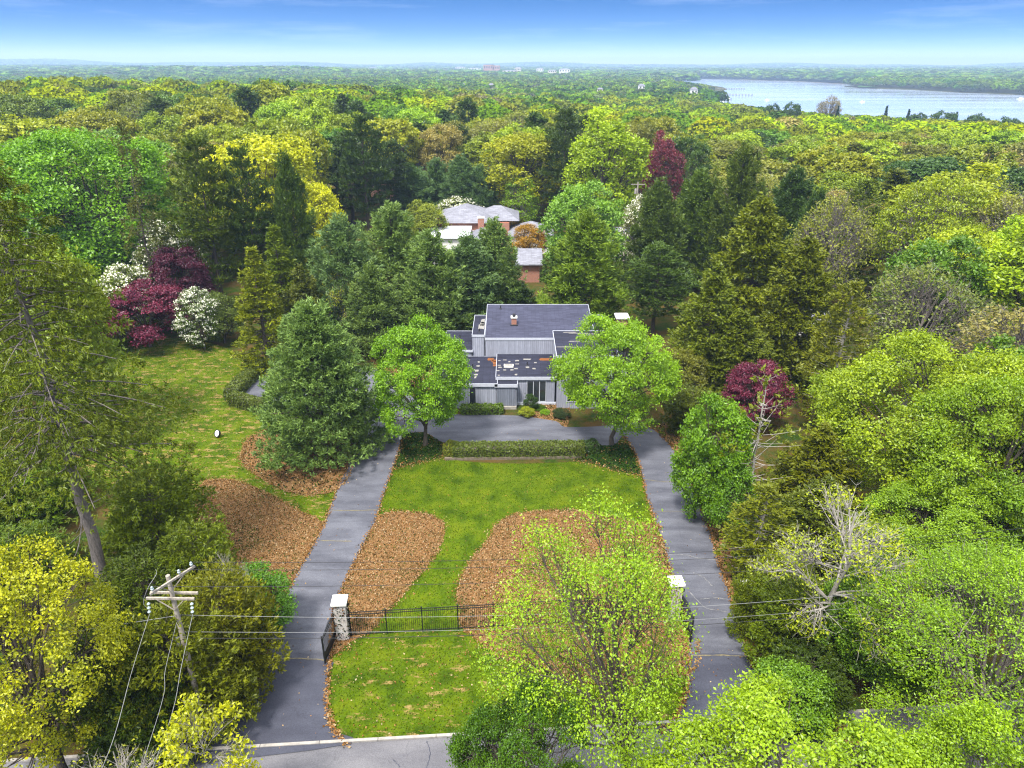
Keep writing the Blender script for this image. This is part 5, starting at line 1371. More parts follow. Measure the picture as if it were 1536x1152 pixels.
# understory round the utility pole and along the left edge
T('yew_shrub', 'dark olive yew above and right of the utility pole top', 'yew', 300, 815, 35, 2.7, C(118, 138, 24), cat='shrub', H=6.5)
T('yew_shrub', 'dark olive yew left of the utility pole below the giant spruce', 'yew', 222, 850, 32.5, 3.0, C(92, 115, 22), cat='shrub')
T('yew_shrub', 'olive bush in front of the foot of the utility pole', 'yew', 262, 935, 26.6, 3.0, C(132, 140, 26), cat='shrub')
T('yew_shrub', 'gold tipped olive bush right of the utility pole', 'yew', 335, 880, 30, 2.9, C(140, 140, 26), cat='shrub')
T('yew_shrub', 'dark bush between the yellow maple and the utility pole', 'yew', 180, 960, 25.8, 2.8, C(85, 110, 24), cat='shrub')
T('yew_shrub', 'dark bush at the bottom left under the service lines', 'yew', 215, 1040, 24.8, 2.2, C(70, 105, 24), cat='shrub')
T('holly_shrub', 'bright green round shrub beside the left gate', 'shrubtree', 388, 858, 33.8, 2.2, C(85, 165, 25), cat='shrub')
T('bare_shrub', 'tangle of bare grey twigs between the olive bush and the left gate', 'bare', 352, 830, 33, 1.6, OLIVE, cat='shrub')
T('yew_shrub', 'olive green evergreen beside the brown left bed', 'yew', 232, 735, 41, 3.6, C(125, 150, 22), cat='shrub', H=6.5)
T('yew_shrub', 'dark evergreen under the giant spruce at the left edge', 'yew', 30, 720, 46, 4.4, C(100, 140, 20), cat='shrub', H=5)
T('yew_shrub', 'low evergreen left of the giant spruce trunk', 'yew', 20, 800, 38.5, 3.4, C(95, 130, 22), cat='shrub', H=3.5)
T('laurel_shrub', 'tall dark green shrub beside the three tall windows of the grey house', 'shrubtree', 796, 591, 64.8, .75, C(55, 105, 30), cat='shrub')
T('laurel_shrub', 'low yellow green shrub in front of the tall dark shrub by the house', 'shrubtree', 790, 611, 63.4, .8, C(175, 185, 15), cat='shrub')
T('laurel_shrub', 'small dark shrub at the right corner of the house bed', 'shrubtree', 842, 614, 63.2, .9, C(60, 90, 40), cat='shrub')
T('laurel_shrub', 'tiny bright plant in the mulch under the tall windows', 'shrubtree', 818, 615, 64.0, .55, C(130, 190, 20), cat='shrub')
T('laurel_shrub', 'low green plant right behind the yellow green shrub', 'shrubtree', 808, 609, 65.0, .7, C(80, 130, 25), cat='shrub')
# shrubs in shade right of the right driveway
T('yew_shrub', 'dark ivy clad shrub at the right driveway mouth', 'yew', 1215, 960, 28.2, 2.4, C(70, 100, 26), cat='shrub', H=3.2)
T('yew_shrub', 'small olive shrub hiding the outer right gate pillar', 'yew', 1132, 872, 33.6, 1.5, C(120, 138, 28), cat='shrub')
T('yew_shrub', 'olive shrub under the budding tree', 'yew', 1200, 880, 31.5, 2.8, C(110, 135, 26), cat='shrub', H=5)
T('shrub', 'fresh green shrub below the trunk of the budding tree', 'shrubtree', 1190, 960, 26.8, 2.2, C(110, 175, 28), H=4.2)
T('shrub', 'fresh green undergrowth right of the budding tree', 'maple_b', 1330, 900, 29.5, 3.6, C(105, 165, 26), H=8)
T('cedar_tree', 'dark cedar behind the budding tree', 'hemlock_b', 1230, 720, 40, 3.6, C(95, 110, 24))

# ------------------------------------------------------------------ woods: trees one can tell apart
KEEP_OUT = [
    [(150, 505), (345, 515), (400, 545), (520, 600), (560, 640), (500, 790), (430, 900), (400, 1000), (330, 1080), (350, 900), (330, 740), (235, 640), (190, 560)],
    [(560, 500), (670, 490), (722, 448), (905, 448), (1000, 560), (1000, 640), (1030, 700), (1080, 820), (1125, 985), (1160, 1045), (1000, 1152), (250, 1152), (400, 1000), (520, 700)],
    [(655, 305), (720, 305), (830, 325), (825, 425), (765, 425), (755, 365), (655, 362)],
    [(925, 285), (972, 270), (972, 330), (925, 335)]]
GROUND_OUT = [curve(G([(60, 640), (90, 520), (160, 500), (345, 508), (400, 540), (560, 520), (560, 560), (700, 480), (900, 470), (960, 590), (1010, 640), (1090, 800), (1140, 980), (1260, 1120), (200, 1180), (330, 1000), (290, 860), (280, 760), (130, 720)]), n=4)]
rnd = random.Random(2024)
cands = []
NAMED = {  # colour word, kind name, proto near, proto far, colour, aspect(R/H), height range
    'lime': ('lime green', 'maple_tree', 'maple', ['round_a', 'upright'], ['lod_round', 'lod_round_b'], LIME, (15, 19), .33),
    'ygreen': ('yellow green', 'oak_tree', 'oak', ['round_b', 'oak'], ['lod_round_b', 'lod_oak'], YGREEN, (15, 20), .36),
    'gold': ('golden', 'oak_tree', 'oak', ['round_b', 'oak'], ['lod_oak', 'lod_round_b'], C(190, 182, 24), (16, 20), .36),
    'green': ('mid green', 'maple_tree', 'maple', ['round_a', 'round_b'], ['lod_round', 'lod_round_b'], C(100, 160, 35), (14, 18), .35),
    'deep': ('dark green', 'maple_tree', 'maple', ['round_b'], ['lod_round_b', 'lod_round'], C(65, 115, 42), (13, 18), .34),
    'olive': ('olive', 'oak_tree', 'oak', ['oak', 'thin'], ['lod_oak', 'lod_thin'], C(140, 148, 50), (15, 19), .38),
    'khaki': ('khaki', 'oak_tree', 'oak', ['thin', 'oak'], ['lod_thin', 'lod_oak'], C(165, 162, 80), (15, 18), .38),
    'tan': ('tan budding', 'oak_tree', 'oak', ['thin'], ['lod_thin'], C(168, 158, 112), (15, 18), .36),
    'pine': ('dark evergreen', 'pine_tree', 'pine', ['back_pine', 'layer_pine'], ['lod_pine'], C(75, 108, 58), (15, 20), .26),
    'cedar': ('olive evergreen', 'cedar_tree', 'cedar', ['hemlock', 'thin_cedar'], ['lod_cedar'], C(110, 125, 40), (13, 18), .28),
}
def wts(x, y):
    a = x / max(y, 1)
    if a < -.25: w = dict(lime=1.6, ygreen=3.2, gold=2.2, green=2.2, deep=1.2, olive=1.4, khaki=.6, tan=.3, pine=.7, cedar=.3)
    elif a < .22: w = dict(lime=1.6, ygreen=2.4, gold=1.6, green=2, deep=2.2, olive=1.4, khaki=.8, tan=.5, pine=1.6, cedar=.4)
    else: w = dict(lime=2.4, ygreen=3.0, gold=1.0, green=1.6, deep=.7, olive=2.8, khaki=1.8, tan=.8, pine=.25, cedar=.7)
    return w
spots = [(x, y, r) for x, y, r in SPOTS]
RMAX = 222.0
N_MAX = 230
tries = 0
made = []
while tries < 30000:
    tries += 1
    y = 14 + (RMAX - 14) * math.sqrt(rnd.random()); x = rnd.uniform(-.80, .80) * (y + 14)
    w = wts(x, y); k = rnd.choices(list(w), list(w.values()))[0]
    cw, name, kind, pn, pf, col, hr, asp = NAMED[k]
    h = rnd.uniform(*hr) * (1.0 if y > 70 else .85); R = h * asp * rnd.uniform(.88, 1.3) * (1.15 if y > 100 else 1)
    if x / y > .22 and y > 110: h *= .92
    if x / y < -.2 and y > 130: h *= 1.12
    if any((x - a) ** 2 + (y - b) ** 2 < ((R + r) * .70) ** 2 for a, b, r in spots): continue
    if any(in_poly(np.array([x]), np.array([y]), p)[0] for p in GROUND_OUT): continue
    if y < 24 or (y < 30 and abs(x) < 26): continue
    if -16 < x < 10 and 108 < y < 146: continue
    g = float(ground(np.array([x]), np.array([y]))[0])
    if g < -9.0: continue
    zm = g + h * .6; d = y * CP + (CAM_H - zm) * SP
    pxc, pyc = proj(x, y, zm); rp_ = R / d * FPX; top = proj(x, y, g + h)[1]; bot = proj(x, y, g + h * .15)[1]
    if pxc + rp_ < -60 or pxc - rp_ > 1600 or top > 1152: continue
    sx = np.array([pxc, pxc - rp_ * .8, pxc + rp_ * .8, pxc - rp_ * .5, pxc + rp_ * .5, pxc, pxc, pxc - rp_ * .75, pxc + rp_ * .75])
    sy = np.array([pyc, pyc, pyc, top + (pyc - top) * .4, top + (pyc - top) * .4, top, bot, bot * .7 + pyc * .3, bot * .7 + pyc * .3])
    if any(in_poly(sx, sy, p).any() for p in KEEP_OUT): continue
    hit = False
    for hx, hy, ha, hb2, hY in HERO:
        if hY > y - 2:
            if (((sx - hx) / (ha * .9)) ** 2 + ((sy - hy) / (hb2 * .9)) ** 2 < 1).any(): hit = True; break
    if x > 0 and y > 140 and in_poly(np.array([pxc]), np.array([top]), [(1005, 90), (1800, 90), (1800, 194), (1536, 184), (1300, 174), (1138, 161), (1005, 152)])[0]: continue
    if hit: continue
    spots.append((x, y, R)); made.append(dict(k=k, x=x, y=y, h=h, R=R, px=pxc, top=top, d=math.hypot(x, y), name=name, kind=kind, cw=cw, col=col, pn=pn, pf=pf))
made.sort(key=lambda q: q['d'])
rest_near = made[N_MAX:]
made = made[:N_MAX]
# visible ones only: drop a filler tree completely hidden by nearer crowns (rough painter's test)
occ = np.zeros((288, 384), bool)
vis = []
everything = [(m['d'], m) for m in made] + [(math.hypot(a, b), (a, b, r)) for a, b, r in SPOTS]
YY, XX = np.mgrid[0:288, 0:384]; XX = XX * 4.0; YY = YY * 4.0
for dd, q in sorted(everything, key=lambda t: t[0]):
    if isinstance(q, dict): x, y, R, h = q['x'], q['y'], q['R'], q['h']
    else:
        x, y, R = q; h = 11
    g = 0.0; zm = h * .6; dp = y * CP + (CAM_H - zm) * SP
    cxp, cyp = proj(x, y, zm); tp = proj(x, y, h)[1]; bt = proj(x, y, h * .2)[1]
    e = ((XX - cxp) / (R / dp * FPX * .8)) ** 2 + ((YY - (tp + bt) / 2) / max(4, (bt - tp) / 2 * .85)) ** 2 < 1
    if isinstance(q, dict):
        if e.sum() and (e & ~occ).sum() < 14 and e.sum() > 20: continue
        if not e.any(): continue
        vis.append(q)
    occ |= e
made = vis
def zone(m):
    a = m['x'] / m['y']; y = m['y']
    if y < 60: return 'at the left edge near the giant spruce' if a < 0 else 'at the right edge near the huge maple'
    if y < 115:
        if a < -.35: return 'near the big linden'
        if a < .22: return 'behind the grey house'
        return 'in the wood right of the hemlocks'
    if y < 165:
        if a < -.35: return 'behind the big linden'
        if a < -.08: return 'beyond the golden maple'
        if a < .2: return 'beyond the brick house'
        if a < .45: return 'beyond the hemlocks'
        return 'in the right hand woods'
    if a < -.35: return 'in the far left woods'
    if a < -.05: return 'in the far middle left woods'
    if a < .2: return 'in the far middle woods'
    if a < .45: return 'in the woods before the bay'
    return 'in the far right woods'
ORD = ['first', 'second', 'third', 'fourth', 'fifth', 'sixth', 'seventh', 'eighth', 'ninth', 'tenth', 'eleventh', 'twelfth', 'thirteenth', 'fourteenth', 'fifteenth', 'sixteenth']
groups = {}
for m in made: groups.setdefault((m['cw'], m['kind'], zone(m)), []).append(m)
for (cw, kind, zn), lst in groups.items():
    lst.sort(key=lambda q: q['px'])
    for i, m in enumerate(lst):
        if len(lst) == 1: m['label'] = f'{cw} {kind} {zn}'
        elif i == 0: m['label'] = f'leftmost {cw} {kind} {zn}'
        elif i == len(lst) - 1: m['label'] = f'rightmost {cw} {kind} {zn}'
        else: m['label'] = f'{ORD[i]} {cw} {kind} from the left {zn}'
rj = random.Random(9)
for m in made:
    kinds = m['pn'] if m['y'] < 125 else m['pf']
    c = tuple(min(1, q * rj.uniform(.86, 1.14) * s) for q, s in zip(m['col'], [rj.uniform(.85, 1.15)] + [1, 1]))
    put(m['name'], m['label'], rj.choice(kinds), m['x'], m['y'], m['h'], m['R'], c, group=f"{m['kind']} trees of the surrounding woods")

# ------------------------------------------------------------------ distant woodland as one mass
rg = np.random.default_rng(99)
PAL = np.array([LIME, YGREEN, C(190, 182, 24), C(100, 160, 35), C(65, 115, 42), C(140, 148, 50), C(165, 162, 80), C(168, 158, 112), C(75, 108, 58), C(110, 125, 40)])
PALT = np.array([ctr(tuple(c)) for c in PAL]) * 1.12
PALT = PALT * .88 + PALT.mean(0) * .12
def template(n, seed, con=False, ls=.22):
    """crown of unit radius and unit height made of leaf clumps: (n,4,3)"""
    r = np.random.default_rng(seed)
    nl = 12; i = np.arange(nl) + .5; z = 1 - i / nl * 1.15; ph = i * 2.4
    d = unit(np.stack([np.sqrt(np.maximum(0, 1 - z * z)) * np.cos(ph), np.sqrt(np.maximum(0, 1 - z * z)) * np.sin(ph), z], 1)); Lr = r.uniform(.42, .62, nl); Lc = d * (1 - Lr)[:, None]
    li = r.integers(0, nl, n * 5); td = unit(r.normal(size=(n * 5, 3)) + d[li] * .9 + np.array([0, -.35, .3])); P = Lc[li] + td * (Lr[li] * r.uniform(.85, 1.05, n * 5))[:, None]
    dist = np.linalg.norm(P[:, None] - Lc[None], axis=2) / Lr[None]; ok = np.where(((dist < .8).sum(1) == 0) & (P[:, 2] > -.35))[0][:n]
    P, td = P[ok], td[ok]
    if con: P = P * np.array([1, 1, 1]) * np.where(P[:, 2:3] > 0, np.array([[1, 1, 1.]]) * (1 - .55 * P[:, 2:3]), 1) * np.array([1, 1, 1.8]) ; P[:, 2] -= .2
    nr = unit(td + np.array([0, 0, .3]) + r.normal(size=td.shape) * .24)
    return leaf_quads(P, nr, ls * r.uniform(.7, 1.4, len(P)), r, .8, fold=.15)
def mass(name, label, X, Y, R, Hh, ntmpl, nq, ls, zf=.62, kinds=None, tone=(1, 1, 1)):
    tm = [template(nq, 300 + k, k == ntmpl - 1, ls) for k in range(ntmpl)]
    Z = ground(X, Y)
    n = len(X); Vs, Cs = [], []
    kind = rg.integers(0, ntmpl - 1, n)
    a_ = X / np.maximum(Y, 1)
    w0 = np.array([3.4, 3.4, 1.2, 2.8, 1.6, 2.0, 1.3, .4, .8, .8]); ci = rg.choice(10, n, p=w0 / w0.sum())
    if kinds is not None: ci = kinds(X, Y, ci)
    kind[(ci >= 8)] = ntmpl - 1
    th = rg.uniform(0, 6.28, n)
    base = PALT[ci] * np.array(tone) * rg.uniform(.85, 1.12, (n, 1))  # tone puts bluish distance haze into the farther leaf colours
    for k in range(ntmpl):
        s = np.where(kind == k)[0]
        if not len(s): continue
        t = tm[k]; q = len(t)
        c, sn = np.cos(th[s]), np.sin(th[s])
        x = t[None, :, :, 0] * c[:, None, None] - t[None, :, :, 1] * sn[:, None, None]
        y = t[None, :, :, 0] * sn[:, None, None] + t[None, :, :, 1] * c[:, None, None]
        v = np.stack([x * R[s, None, None] + X[s, None, None], y * R[s, None, None] + Y[s, None, None], t[None, :, :, 2] * (Hh[s] * .42)[:, None, None] + (Z[s] + Hh[s] * .58)[:, None, None]], -1)
        Vs.append(v.reshape(-1, 4, 3))
        Cs.append((base[s][:, None, :] * rg.uniform(.86, 1.12, (len(s), q, 1))).reshape(-1, 3))
    V = np.concatenate(Vs); Cc = np.concatenate(Cs)
    return props(link(name, quads_mesh(name, V.astype(np.float32), M['leafcol'], Cc)), label, 'woodland', kind='stuff')
def darts(r0, r1, sp, amax=.80):
    """jittered grid in (radius, angle) with spacing growing as sp(r)"""
    X, Y = [], []
    r = r0
    while r < r1:
        s = sp(r); n = int(2 * amax * r / s)
        a = (np.arange(n) + .5 + rg.uniform(-.45, .45, n)) / n * 2 * amax - amax
        rr = r + rg.uniform(-.5, .5, n) * s
        X.append(np.sin(a * .9) * rr); Y.append(np.cos(a * .9) * rr); r += s * .86
    return np.concatenate(X), np.concatenate(Y)
def dry(X, Y, m=3.0):
    ok = np.ones(len(X), bool)
    for p in (bay, inlet): ok &= ~in_poly(X, Y, p) & (poly_dist(X, Y, p) > m)
    return ok
# shore-side darker trees
def shore_kind(X, Y, ci):
    d = poly_dist(X, Y, bay); k = (d < 70) & (rg.uniform(size=len(X)) < .7) & (Y < 900)
    ci = ci.copy(); ci[k] = rg.choice([4, 3, 8, 4], k.sum()); return ci
X, Y = darts(95, 620, lambda r: 11.6 + r * .002)
ok = dry(X, Y)
tre = np.array([(s_[0], s_[1], s_[2]) for s_ in SPOTS])
rad_all = np.hypot(X, Y)
near_lim = max(m['d'] for m in made) - 6
ok &= rad_all > near_lim
dmin = np.array([np.min(np.hypot(tre[:, 0] - x, tre[:, 1] - y) - tre[:, 2]) for x, y in zip(X, Y)])
ok &= dmin > 1.5
X, Y = X[ok], Y[ok]; n = len(X)
R = rg.uniform(5.0, 9.6, n); Hh = R * .8 + rg.uniform(8, 12.5, n) + 2.5 * smooth(-.2, -.5, X / Y)
bd = poly_dist(X, Y, bay); Hh = np.where((bd < 60) & (Y < 900), Hh * .80, Hh)
BAY_SEEN = [(1005, 118.4), (1060, 118.4), (1148, 120.8), (1268, 126.2), (1275, 131), (1300, 133.2), (1360, 135.4), (1440, 139.5), (1536, 143), (1800, 152), (1800, 192), (1536, 183), (1400, 179), (1300, 173), (1218, 168), (1138, 160), (1100, 155), (1062, 151),
            (1048, 147), (1062, 142.5), (1098, 139), (1090, 133), (1062, 127.6), (1020, 122)]
def open_water(X, Y, Hh):
    g = ground(X, Y); px, py = np.array([proj(a, b, c) for a, b, c in zip(X, Y, g + Hh * .97)]).T
    pg = np.array([proj(a, b, c)[1] for a, b, c in zip(X, Y, g)])
    up = np.interp(px, [1005, 1148, 1268, 1275, 1300, 1440, 1536, 1800], [118.2, 120.8, 126.2, 131, 133.2, 139.5, 143, 152])
    lo = np.interp(px, [1005, 1030, 1060, 1080, 1095, 1138, 1218, 1300, 1400, 1536, 1800], [121, 122.5, 126.5, 131, 154, 160, 168, 173, 179, 183, 192])
    blocks = (px > 1005) & (pg > up + .8) & (py < lo)
    return ~in_poly(px, py, BAY_SEEN) & ~blocks
def sightline(X, Y, R, Hh):
    """the trees stay low on the slope before the bay"""
    g = ground(X, Y); d = Y * CP + (CAM_H - g - Hh) * SP; px = 768 + FPX * X / d
    yb = np.interp(px, [1020, 1040, 1138, 1218, 1300, 1400, 1536, 1700], [146, 153, 160, 168, 173, 179, 184, 190]) + rg.uniform(-3, 5, len(X))
    v = (yb - 576) / FPX; zt = CAM_H - Y * (SP + v * CP) / (CP - v * SP)
    hm = np.where((px > 1025) & (Y < 1350), zt - g, 99); return np.minimum(Hh, hm)
Hh = sightline(X, Y, R, Hh); ok = (Hh > 4.5) & open_water(X, Y, Hh); X, Y, R, Hh = X[ok], Y[ok], np.minimum(R, Hh * .55)[ok], Hh[ok]
nearm = np.hypot(X, Y) < 330
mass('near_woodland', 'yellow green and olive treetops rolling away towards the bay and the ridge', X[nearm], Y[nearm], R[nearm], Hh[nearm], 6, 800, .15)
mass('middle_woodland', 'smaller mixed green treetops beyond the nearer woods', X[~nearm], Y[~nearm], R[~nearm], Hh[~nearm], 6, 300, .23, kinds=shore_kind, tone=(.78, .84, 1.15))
X, Y = darts(620, 1900, lambda r: 9.5 + (r - 600) * .006, .74); ok = dry(X, Y, 5)
X, Y = X[ok], Y[ok]; Hh = rg.uniform(10, 17, len(X)); ok = open_water(X, Y, Hh); X, Y, Hh = X[ok], Y[ok], Hh[ok]; n = len(X)
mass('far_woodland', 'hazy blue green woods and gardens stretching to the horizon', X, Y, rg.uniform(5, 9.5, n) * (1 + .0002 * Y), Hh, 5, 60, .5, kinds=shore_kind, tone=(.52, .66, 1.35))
X, Y = darts(1900, 9800, lambda r: 19 + (r - 1900) * .0085, .70); ok = dry(X, Y, 8)
X, Y = X[ok], Y[ok]; n = len(X)
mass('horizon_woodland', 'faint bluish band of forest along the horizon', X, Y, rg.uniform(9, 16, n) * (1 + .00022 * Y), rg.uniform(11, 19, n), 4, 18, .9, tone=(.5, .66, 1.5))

# a few trees that stand out along the near shore
PR['shore_bare'] = PR['bare']
def shore(px, top, Y, R, kind, color, name, label):
    ztop = at_y(px, top, Y)[1]; x = (px - 768) / FPX * (Y * CP + (CAM_H - ztop) * SP)
    g = float(ground(np.array([x]), np.array([Y]))[0]); put(name, label, kind, x, Y, ztop - g, R, color)
shore(1246, 142, 400, 6.5, 'thin', C(170, 160, 140), 'bare_tree', 'tall leafless tree standing out against the bay')
for px, top, Y, lb in ((1331, 158, 380, 'spiky dark evergreen against the bay, left of the darkest one'), (1364, 163, 390, 'dark narrow evergreen at the near shore, darkest of the row'), (1436, 167, 370, 'pointed dark evergreen at the right end of the near shore'), (1258, 158, 392, 'dark evergreen touching the leafless shore tree')):
    shore(px, top + 2, Y, 2.2, 'lod_cedar', C(50, 80, 52), 'cedar_tree', lb)
for px, top, Y, R, lb in ((1190, 154, 395, 5, 'rounded dark shore tree left of the leafless tree'), (1160, 156, 400, 4.5, 'left rounded dark shore tree'), (1418, 167, 350, 6.5, 'large rounded dark green tree on the near shore at the right'), (1378, 170, 360, 5, 'green shore tree beside the large dark one'), (1470, 172, 345, 6, 'pale olive shore tree right of the large dark one'), (1512, 176, 340, 6, 'dark shore tree near the right edge')):
    shore(px, top, Y, R, 'lod_round_b', C(72, 118, 62) if 'dark' in lb else C(125, 140, 75), 'maple_tree', lb)

# ------------------------------------------------------------------ far buildings, boats, piers
rb = random.Random(31)
def fh(px, py, wpx, hpx, wall, roof, label, zb=0.0, name='house', cat='house', rh=.5, n=3, group=None, zz=None):
    """far building whose foot shows at px,py"""
    zz = zb if zz is None else zz
    x, y = on_z(px, py, zz); d = y * CP + (CAM_H - zz) * SP
    w = wpx / FPX * d; h = hpx / FPX * d
    g = float(ground(np.array([x]), np.array([y]))[0])
    o = props(empty(name, (x, y, min(g, zz)), rb.uniform(-.2, .2)), label, cat, group)
    up = zz - min(g, zz)
    MB().box(-w / 2, w / 2, -w * .3, w * .3, -1, up + h).build('wall', wall, o)
    if rh > 0: hip(MB(), -w / 2 - .3, w / 2 + .3, -w * .3 - .3, w * .3 + .3, up + h + .01, h * rh, 'x', .35).build('roof', roof, o)
    else: MB().box(-w / 2 - .2, w / 2 + .2, -w * .3 - .2, w * .3 + .2, up + h + .01, up + h + .5).build('roof', roof, o)
    for k in range(n):
        cx_ = -w / 2 + w * (k + .5) / n; ww = w / n * .22
        MB().box(cx_ - ww, cx_ + ww, -w * .3 - .1, -w * .3 - .01, up + h * .45, up + h * .8).build('window', M['glass'], o)
    return o
GV = 'far off buildings above the treetops'
fh(733, 107, 14, 9, M['pink_brick'], M['roof_grey'], 'left block of the pink apartment tower pair on the horizon', 12, 'apartment_building', 'building', 0, 5, GV)
fh(745, 107, 10, 8, M['pink_brick'], M['white'], 'right block of the pink apartment tower pair on the horizon', 12, 'apartment_building', 'building', 0, 4, GV)
for px, py, w, h, c, lb in ((712, 105, 18, 2.5, 'white', 'long low white building left of the apartment towers'), (765, 108.5, 22, 2.5, 'cream', 'long pale building just right of the apartment towers'), (777, 107.5, 9, 5, 'cream', 'taller cream building right of the apartment towers'),
                            (810, 108, 10, 4.5, 'white', 'white building in the middle of the far town'), (847, 109.5, 16, 5, 'white', 'wide white building at the left end of the inlet'), (828, 109.5, 12, 3.5, 'cream', 'cream building left of the inlet'),
                            (560, 104.5, 12, 2.5, 'white', 'far white roofs left of the apartment towers'), (690, 104, 14, 3, 'cream', 'small cream block far left of the towers')):
    fh(px, py, w, h, M[c], M['roof_grey'], lb, 12, 'building', 'building', .25, 4, GV)
for px, py, w, h, c, lb in ((694, 131, 7, 4, 'white', 'white house among trees below the far towers'), (737, 133, 7, 5, 'pink_brick', 'rosy house among the middle trees'), (660, 124, 6, 3, 'white', 'small white house below the horizon left of centre'),
                            (345, 104, 10, 4, 'white', 'white house on the left wooded knoll'), (470, 106, 8, 3, 'cream', 'cream house right of the wooded knolls'), (962, 134, 9, 5, 'white', 'white house left of the marina'),
                            (608, 152, 11, 3, 'white', 'white roof glimpsed above the middle trees'), (900, 138, 8, 4, 'cream', 'cream house beyond the middle trees'), (1040, 142, 10, 7, 'white', 'tall white house at the marina'),
                            (150, 114, 8, 3, 'cream', 'small pale house at the far left')):
    fh(px, py, w, h, M[c], M['roof_grey'], lb, 7, 'house', 'house', .5, 2, 'houses scattered in the middle distance')
SH = 'houses on the far shore of the bay'
for px, py, w, h, c, lb in ((1058, 116, 9, 5, 'white', 'leftmost white house on the far shore'), (1118, 117, 9, 3.5, 'cream', 'second house from the left on the far shore'), (1165, 118.5, 6, 3, 'pink_brick', 'small brown house on the far shore'),
                            (1281, 119, 8, 4, 'cream', 'cream house left of the large white shore house'), (1296, 121, 7, 5, 'white', 'narrow white house just left of the large shore house'), (1310, 126.5, 14, 6, 'white', 'large white house on the green point of the far shore'),
                            (1322, 127, 9, 7, 'white', 'right wing of the large white shore house'), (1352, 122, 12, 4, 'cream', 'grey cream house right of the large white shore house')):
    fh(px, py, w, h, M[c], M['roof_brown' if c == 'cream' else 'roof_grey'], lb, -7, 'house', 'house', .6, 3, SH)
m, N, L, out = new_mat('shore_grass'); principled(N, L, out, lin(120, 165, 80, .4), .9, .1); M['shore_grass'] = m
def shore_sheet(name, pts, z, mat): sheet(name, [on_z(px, py, z) for px, py in pts], z, mat)
shore_sheet('shore_lawn', [(1286, 128.6), (1300, 126), (1335, 126.2), (1345, 129), (1310, 130.8), (1288, 130.6)], -8.0, M['shore_grass'])
m, N, L, out = new_mat('sand'); principled(N, L, out, lin(190, 165, 140, .42), .95, .1); M['sand'] = m
beach = [(1100, 119.4), (1148, 121.2), (1210, 123.3), (1268, 126.6)]
q = curve([on_z(a, b - .3, -9.8) for a, b in beach], closed=False, n=8); strip('beach', q, 9, -9.8, M['sand'])
q = curve([on_z(a, b - .6, -9.8) for a, b in ((1296, 132), (1330, 133), (1360, 134.4), (1400, 136.6), (1440, 138.8), (1490, 140.6), (1536, 142.2), (1600, 144))], closed=False, n=8); strip('beach', q, 11, -9.75, M['sand'])
# marina
def boat(px, py, ln, label, rot, sail=False, group='boats moored at the marina'):
    x, y = on_z(px, py, WATER_Z)
    o = props(empty('sailboat' if sail else 'motorboat', (x, y, WATER_Z), rot), label, 'boat', group)
    hw = ln * .16; pts = [(-ln / 2, -hw), (ln * .15, -hw), (ln / 2, 0), (ln * .15, hw), (-ln / 2, hw)]
    h = MB(); vs = [(a * .9, b * .75, -.3) for a, b in pts] + [(a, b, 1.0 + (.35 if a > ln * .3 else 0)) for a, b in pts]
    h.add(vs, [(4, 3, 2, 1, 0), (5, 6, 7, 8, 9)] + [(i, (i + 1) % 5, 5 + (i + 1) % 5, 5 + i) for i in range(5)]); h.build('hull', M['white'], o)
    MB().box(-ln * .2, ln * .12, -hw * .7, hw * .7, 1.02, 1.02 + ln * .11, 1.02 + ln * .11).build('cabin', M['white'], o)
    MB().box(-ln * .16, ln * .13, -hw * .72, hw * .72, 1.02 + ln * .04, 1.02 + ln * .08).build('window', M['glass'], o)
    if sail: MB().lathe((0, 0, 1), [(.08, 0), (.06, ln * 1.3)], 6).build('mast', M['wire_pale'], o)
    return o
bw_ = ['first', 'second', 'third', 'fourth', 'fifth', 'sixth', 'seventh', 'eighth', 'ninth', 'tenth', 'eleventh', 'twelfth', 'thirteenth', 'fourteenth']
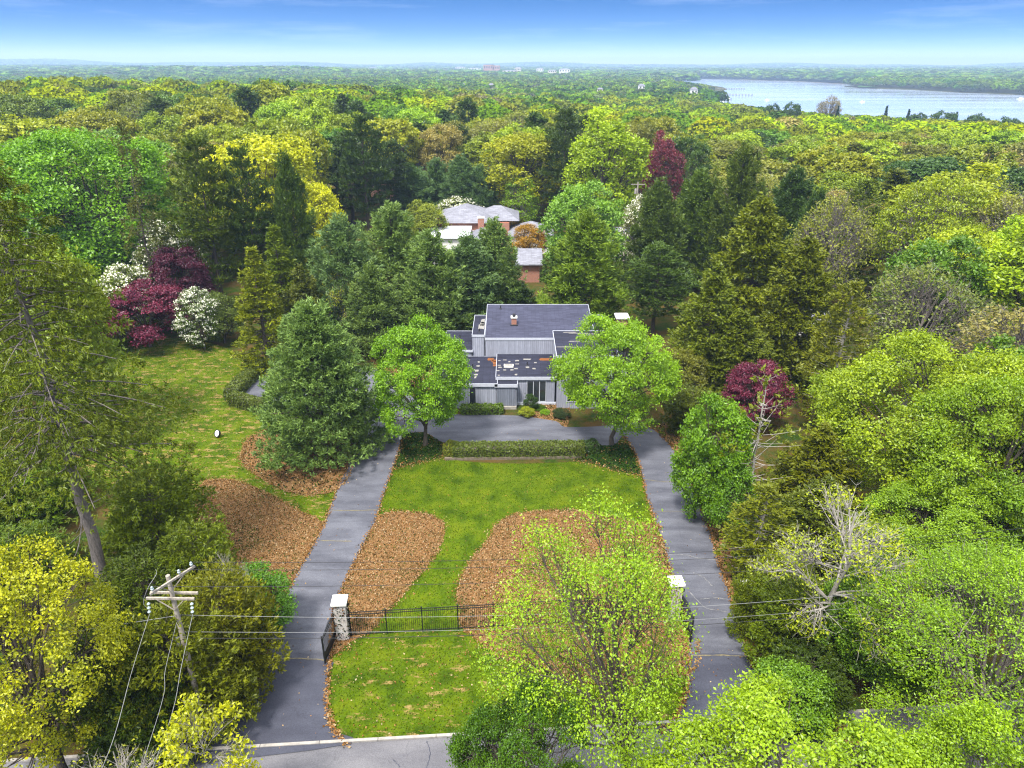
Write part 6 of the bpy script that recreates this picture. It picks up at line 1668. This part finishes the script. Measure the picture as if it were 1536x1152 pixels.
for k in range(14):
    px = 1046 + k * 3.6 + rb.uniform(-.8, .8); py = 147.5 + (k % 3) * 1.6 + rb.uniform(-.4, .4)
    boat(px, py, rb.uniform(8, 12), f'{bw_[k]} boat from the left in the white marina rows', rb.uniform(-.3, .3) + (math.pi / 2 if k % 2 else 0), sail=(k % 4 == 1))
boat(1151, 150.5, 7, 'lone sailboat off the end of the long pier', .4, True, 'lone boats on the bay')
boat(1294, 153, 7, 'small motorboat in mid bay', .2, False, 'lone boats on the bay')
boat(1532, 148.8, 12, 'motorboat near the right edge of the bay', .1, False, 'lone boats on the bay')
for k, (px, py, w, h) in enumerate([(905, 148, 10, 4), (990, 149, 14, 5), (1008, 150, 13, 6), (1023, 150, 10, 6), (960, 149, 12, 4)]):
    fh(px, py, w, h, M['white'], M['roof_grey'], f'{["leftmost", "fourth", "fifth", "rightmost", "second"][k]} white marina shed above the treetops', -3, 'boat_shed', 'shed', .4, 3, 'marina sheds')
def pier(a, b, label):
    (x0, y0), (x1, y1) = on_z(*a, WATER_Z), on_z(*b, WATER_Z)
    o = props(empty('pier', (x0, y0, WATER_Z), math.atan2(y1 - y0, x1 - x0)), label, 'pier', 'piers in the bay'); ln = math.hypot(x1 - x0, y1 - y0)
    MB().box(0, ln, -1.2, 1.2, 1.4, 1.75).build('deck', M['oldwood'], o); mb = MB()
    n = int(ln / 5)
    for i in range(n + 1):
        for s in (-1, 1): MB().box(ln * i / n - .18, ln * i / n + .18, s * 1.05 - .18, s * 1.05 + .18, -2, 2.6).build('pile', M['bark'], o)
pier((1072, 142.5), (1128, 144.3), 'long dark pier reaching into the bay')
pier((1075, 134.5), (1116, 134.2), 'short pier beyond the long one')
pier((1040, 151.5), (1096, 150.5), 'marina jetty behind the white boats')

# ------------------------------------------------------------------ air
m, N, L, out = new_mat('haze')
pv = N.new('ShaderNodeVolumePrincipled'); pv.inputs['Color'].default_value = (.50, .70, 1.0, 1); pv.inputs['Density'].default_value = HAZE = 2.1e-4; pv.inputs['Anisotropy'].default_value = .2
L.new(pv.outputs[0], out.inputs['Volume'])
props(MB().box(-11800, 11800, -11800, 11800, -30, 112).build('haze', m), kind='stuff')
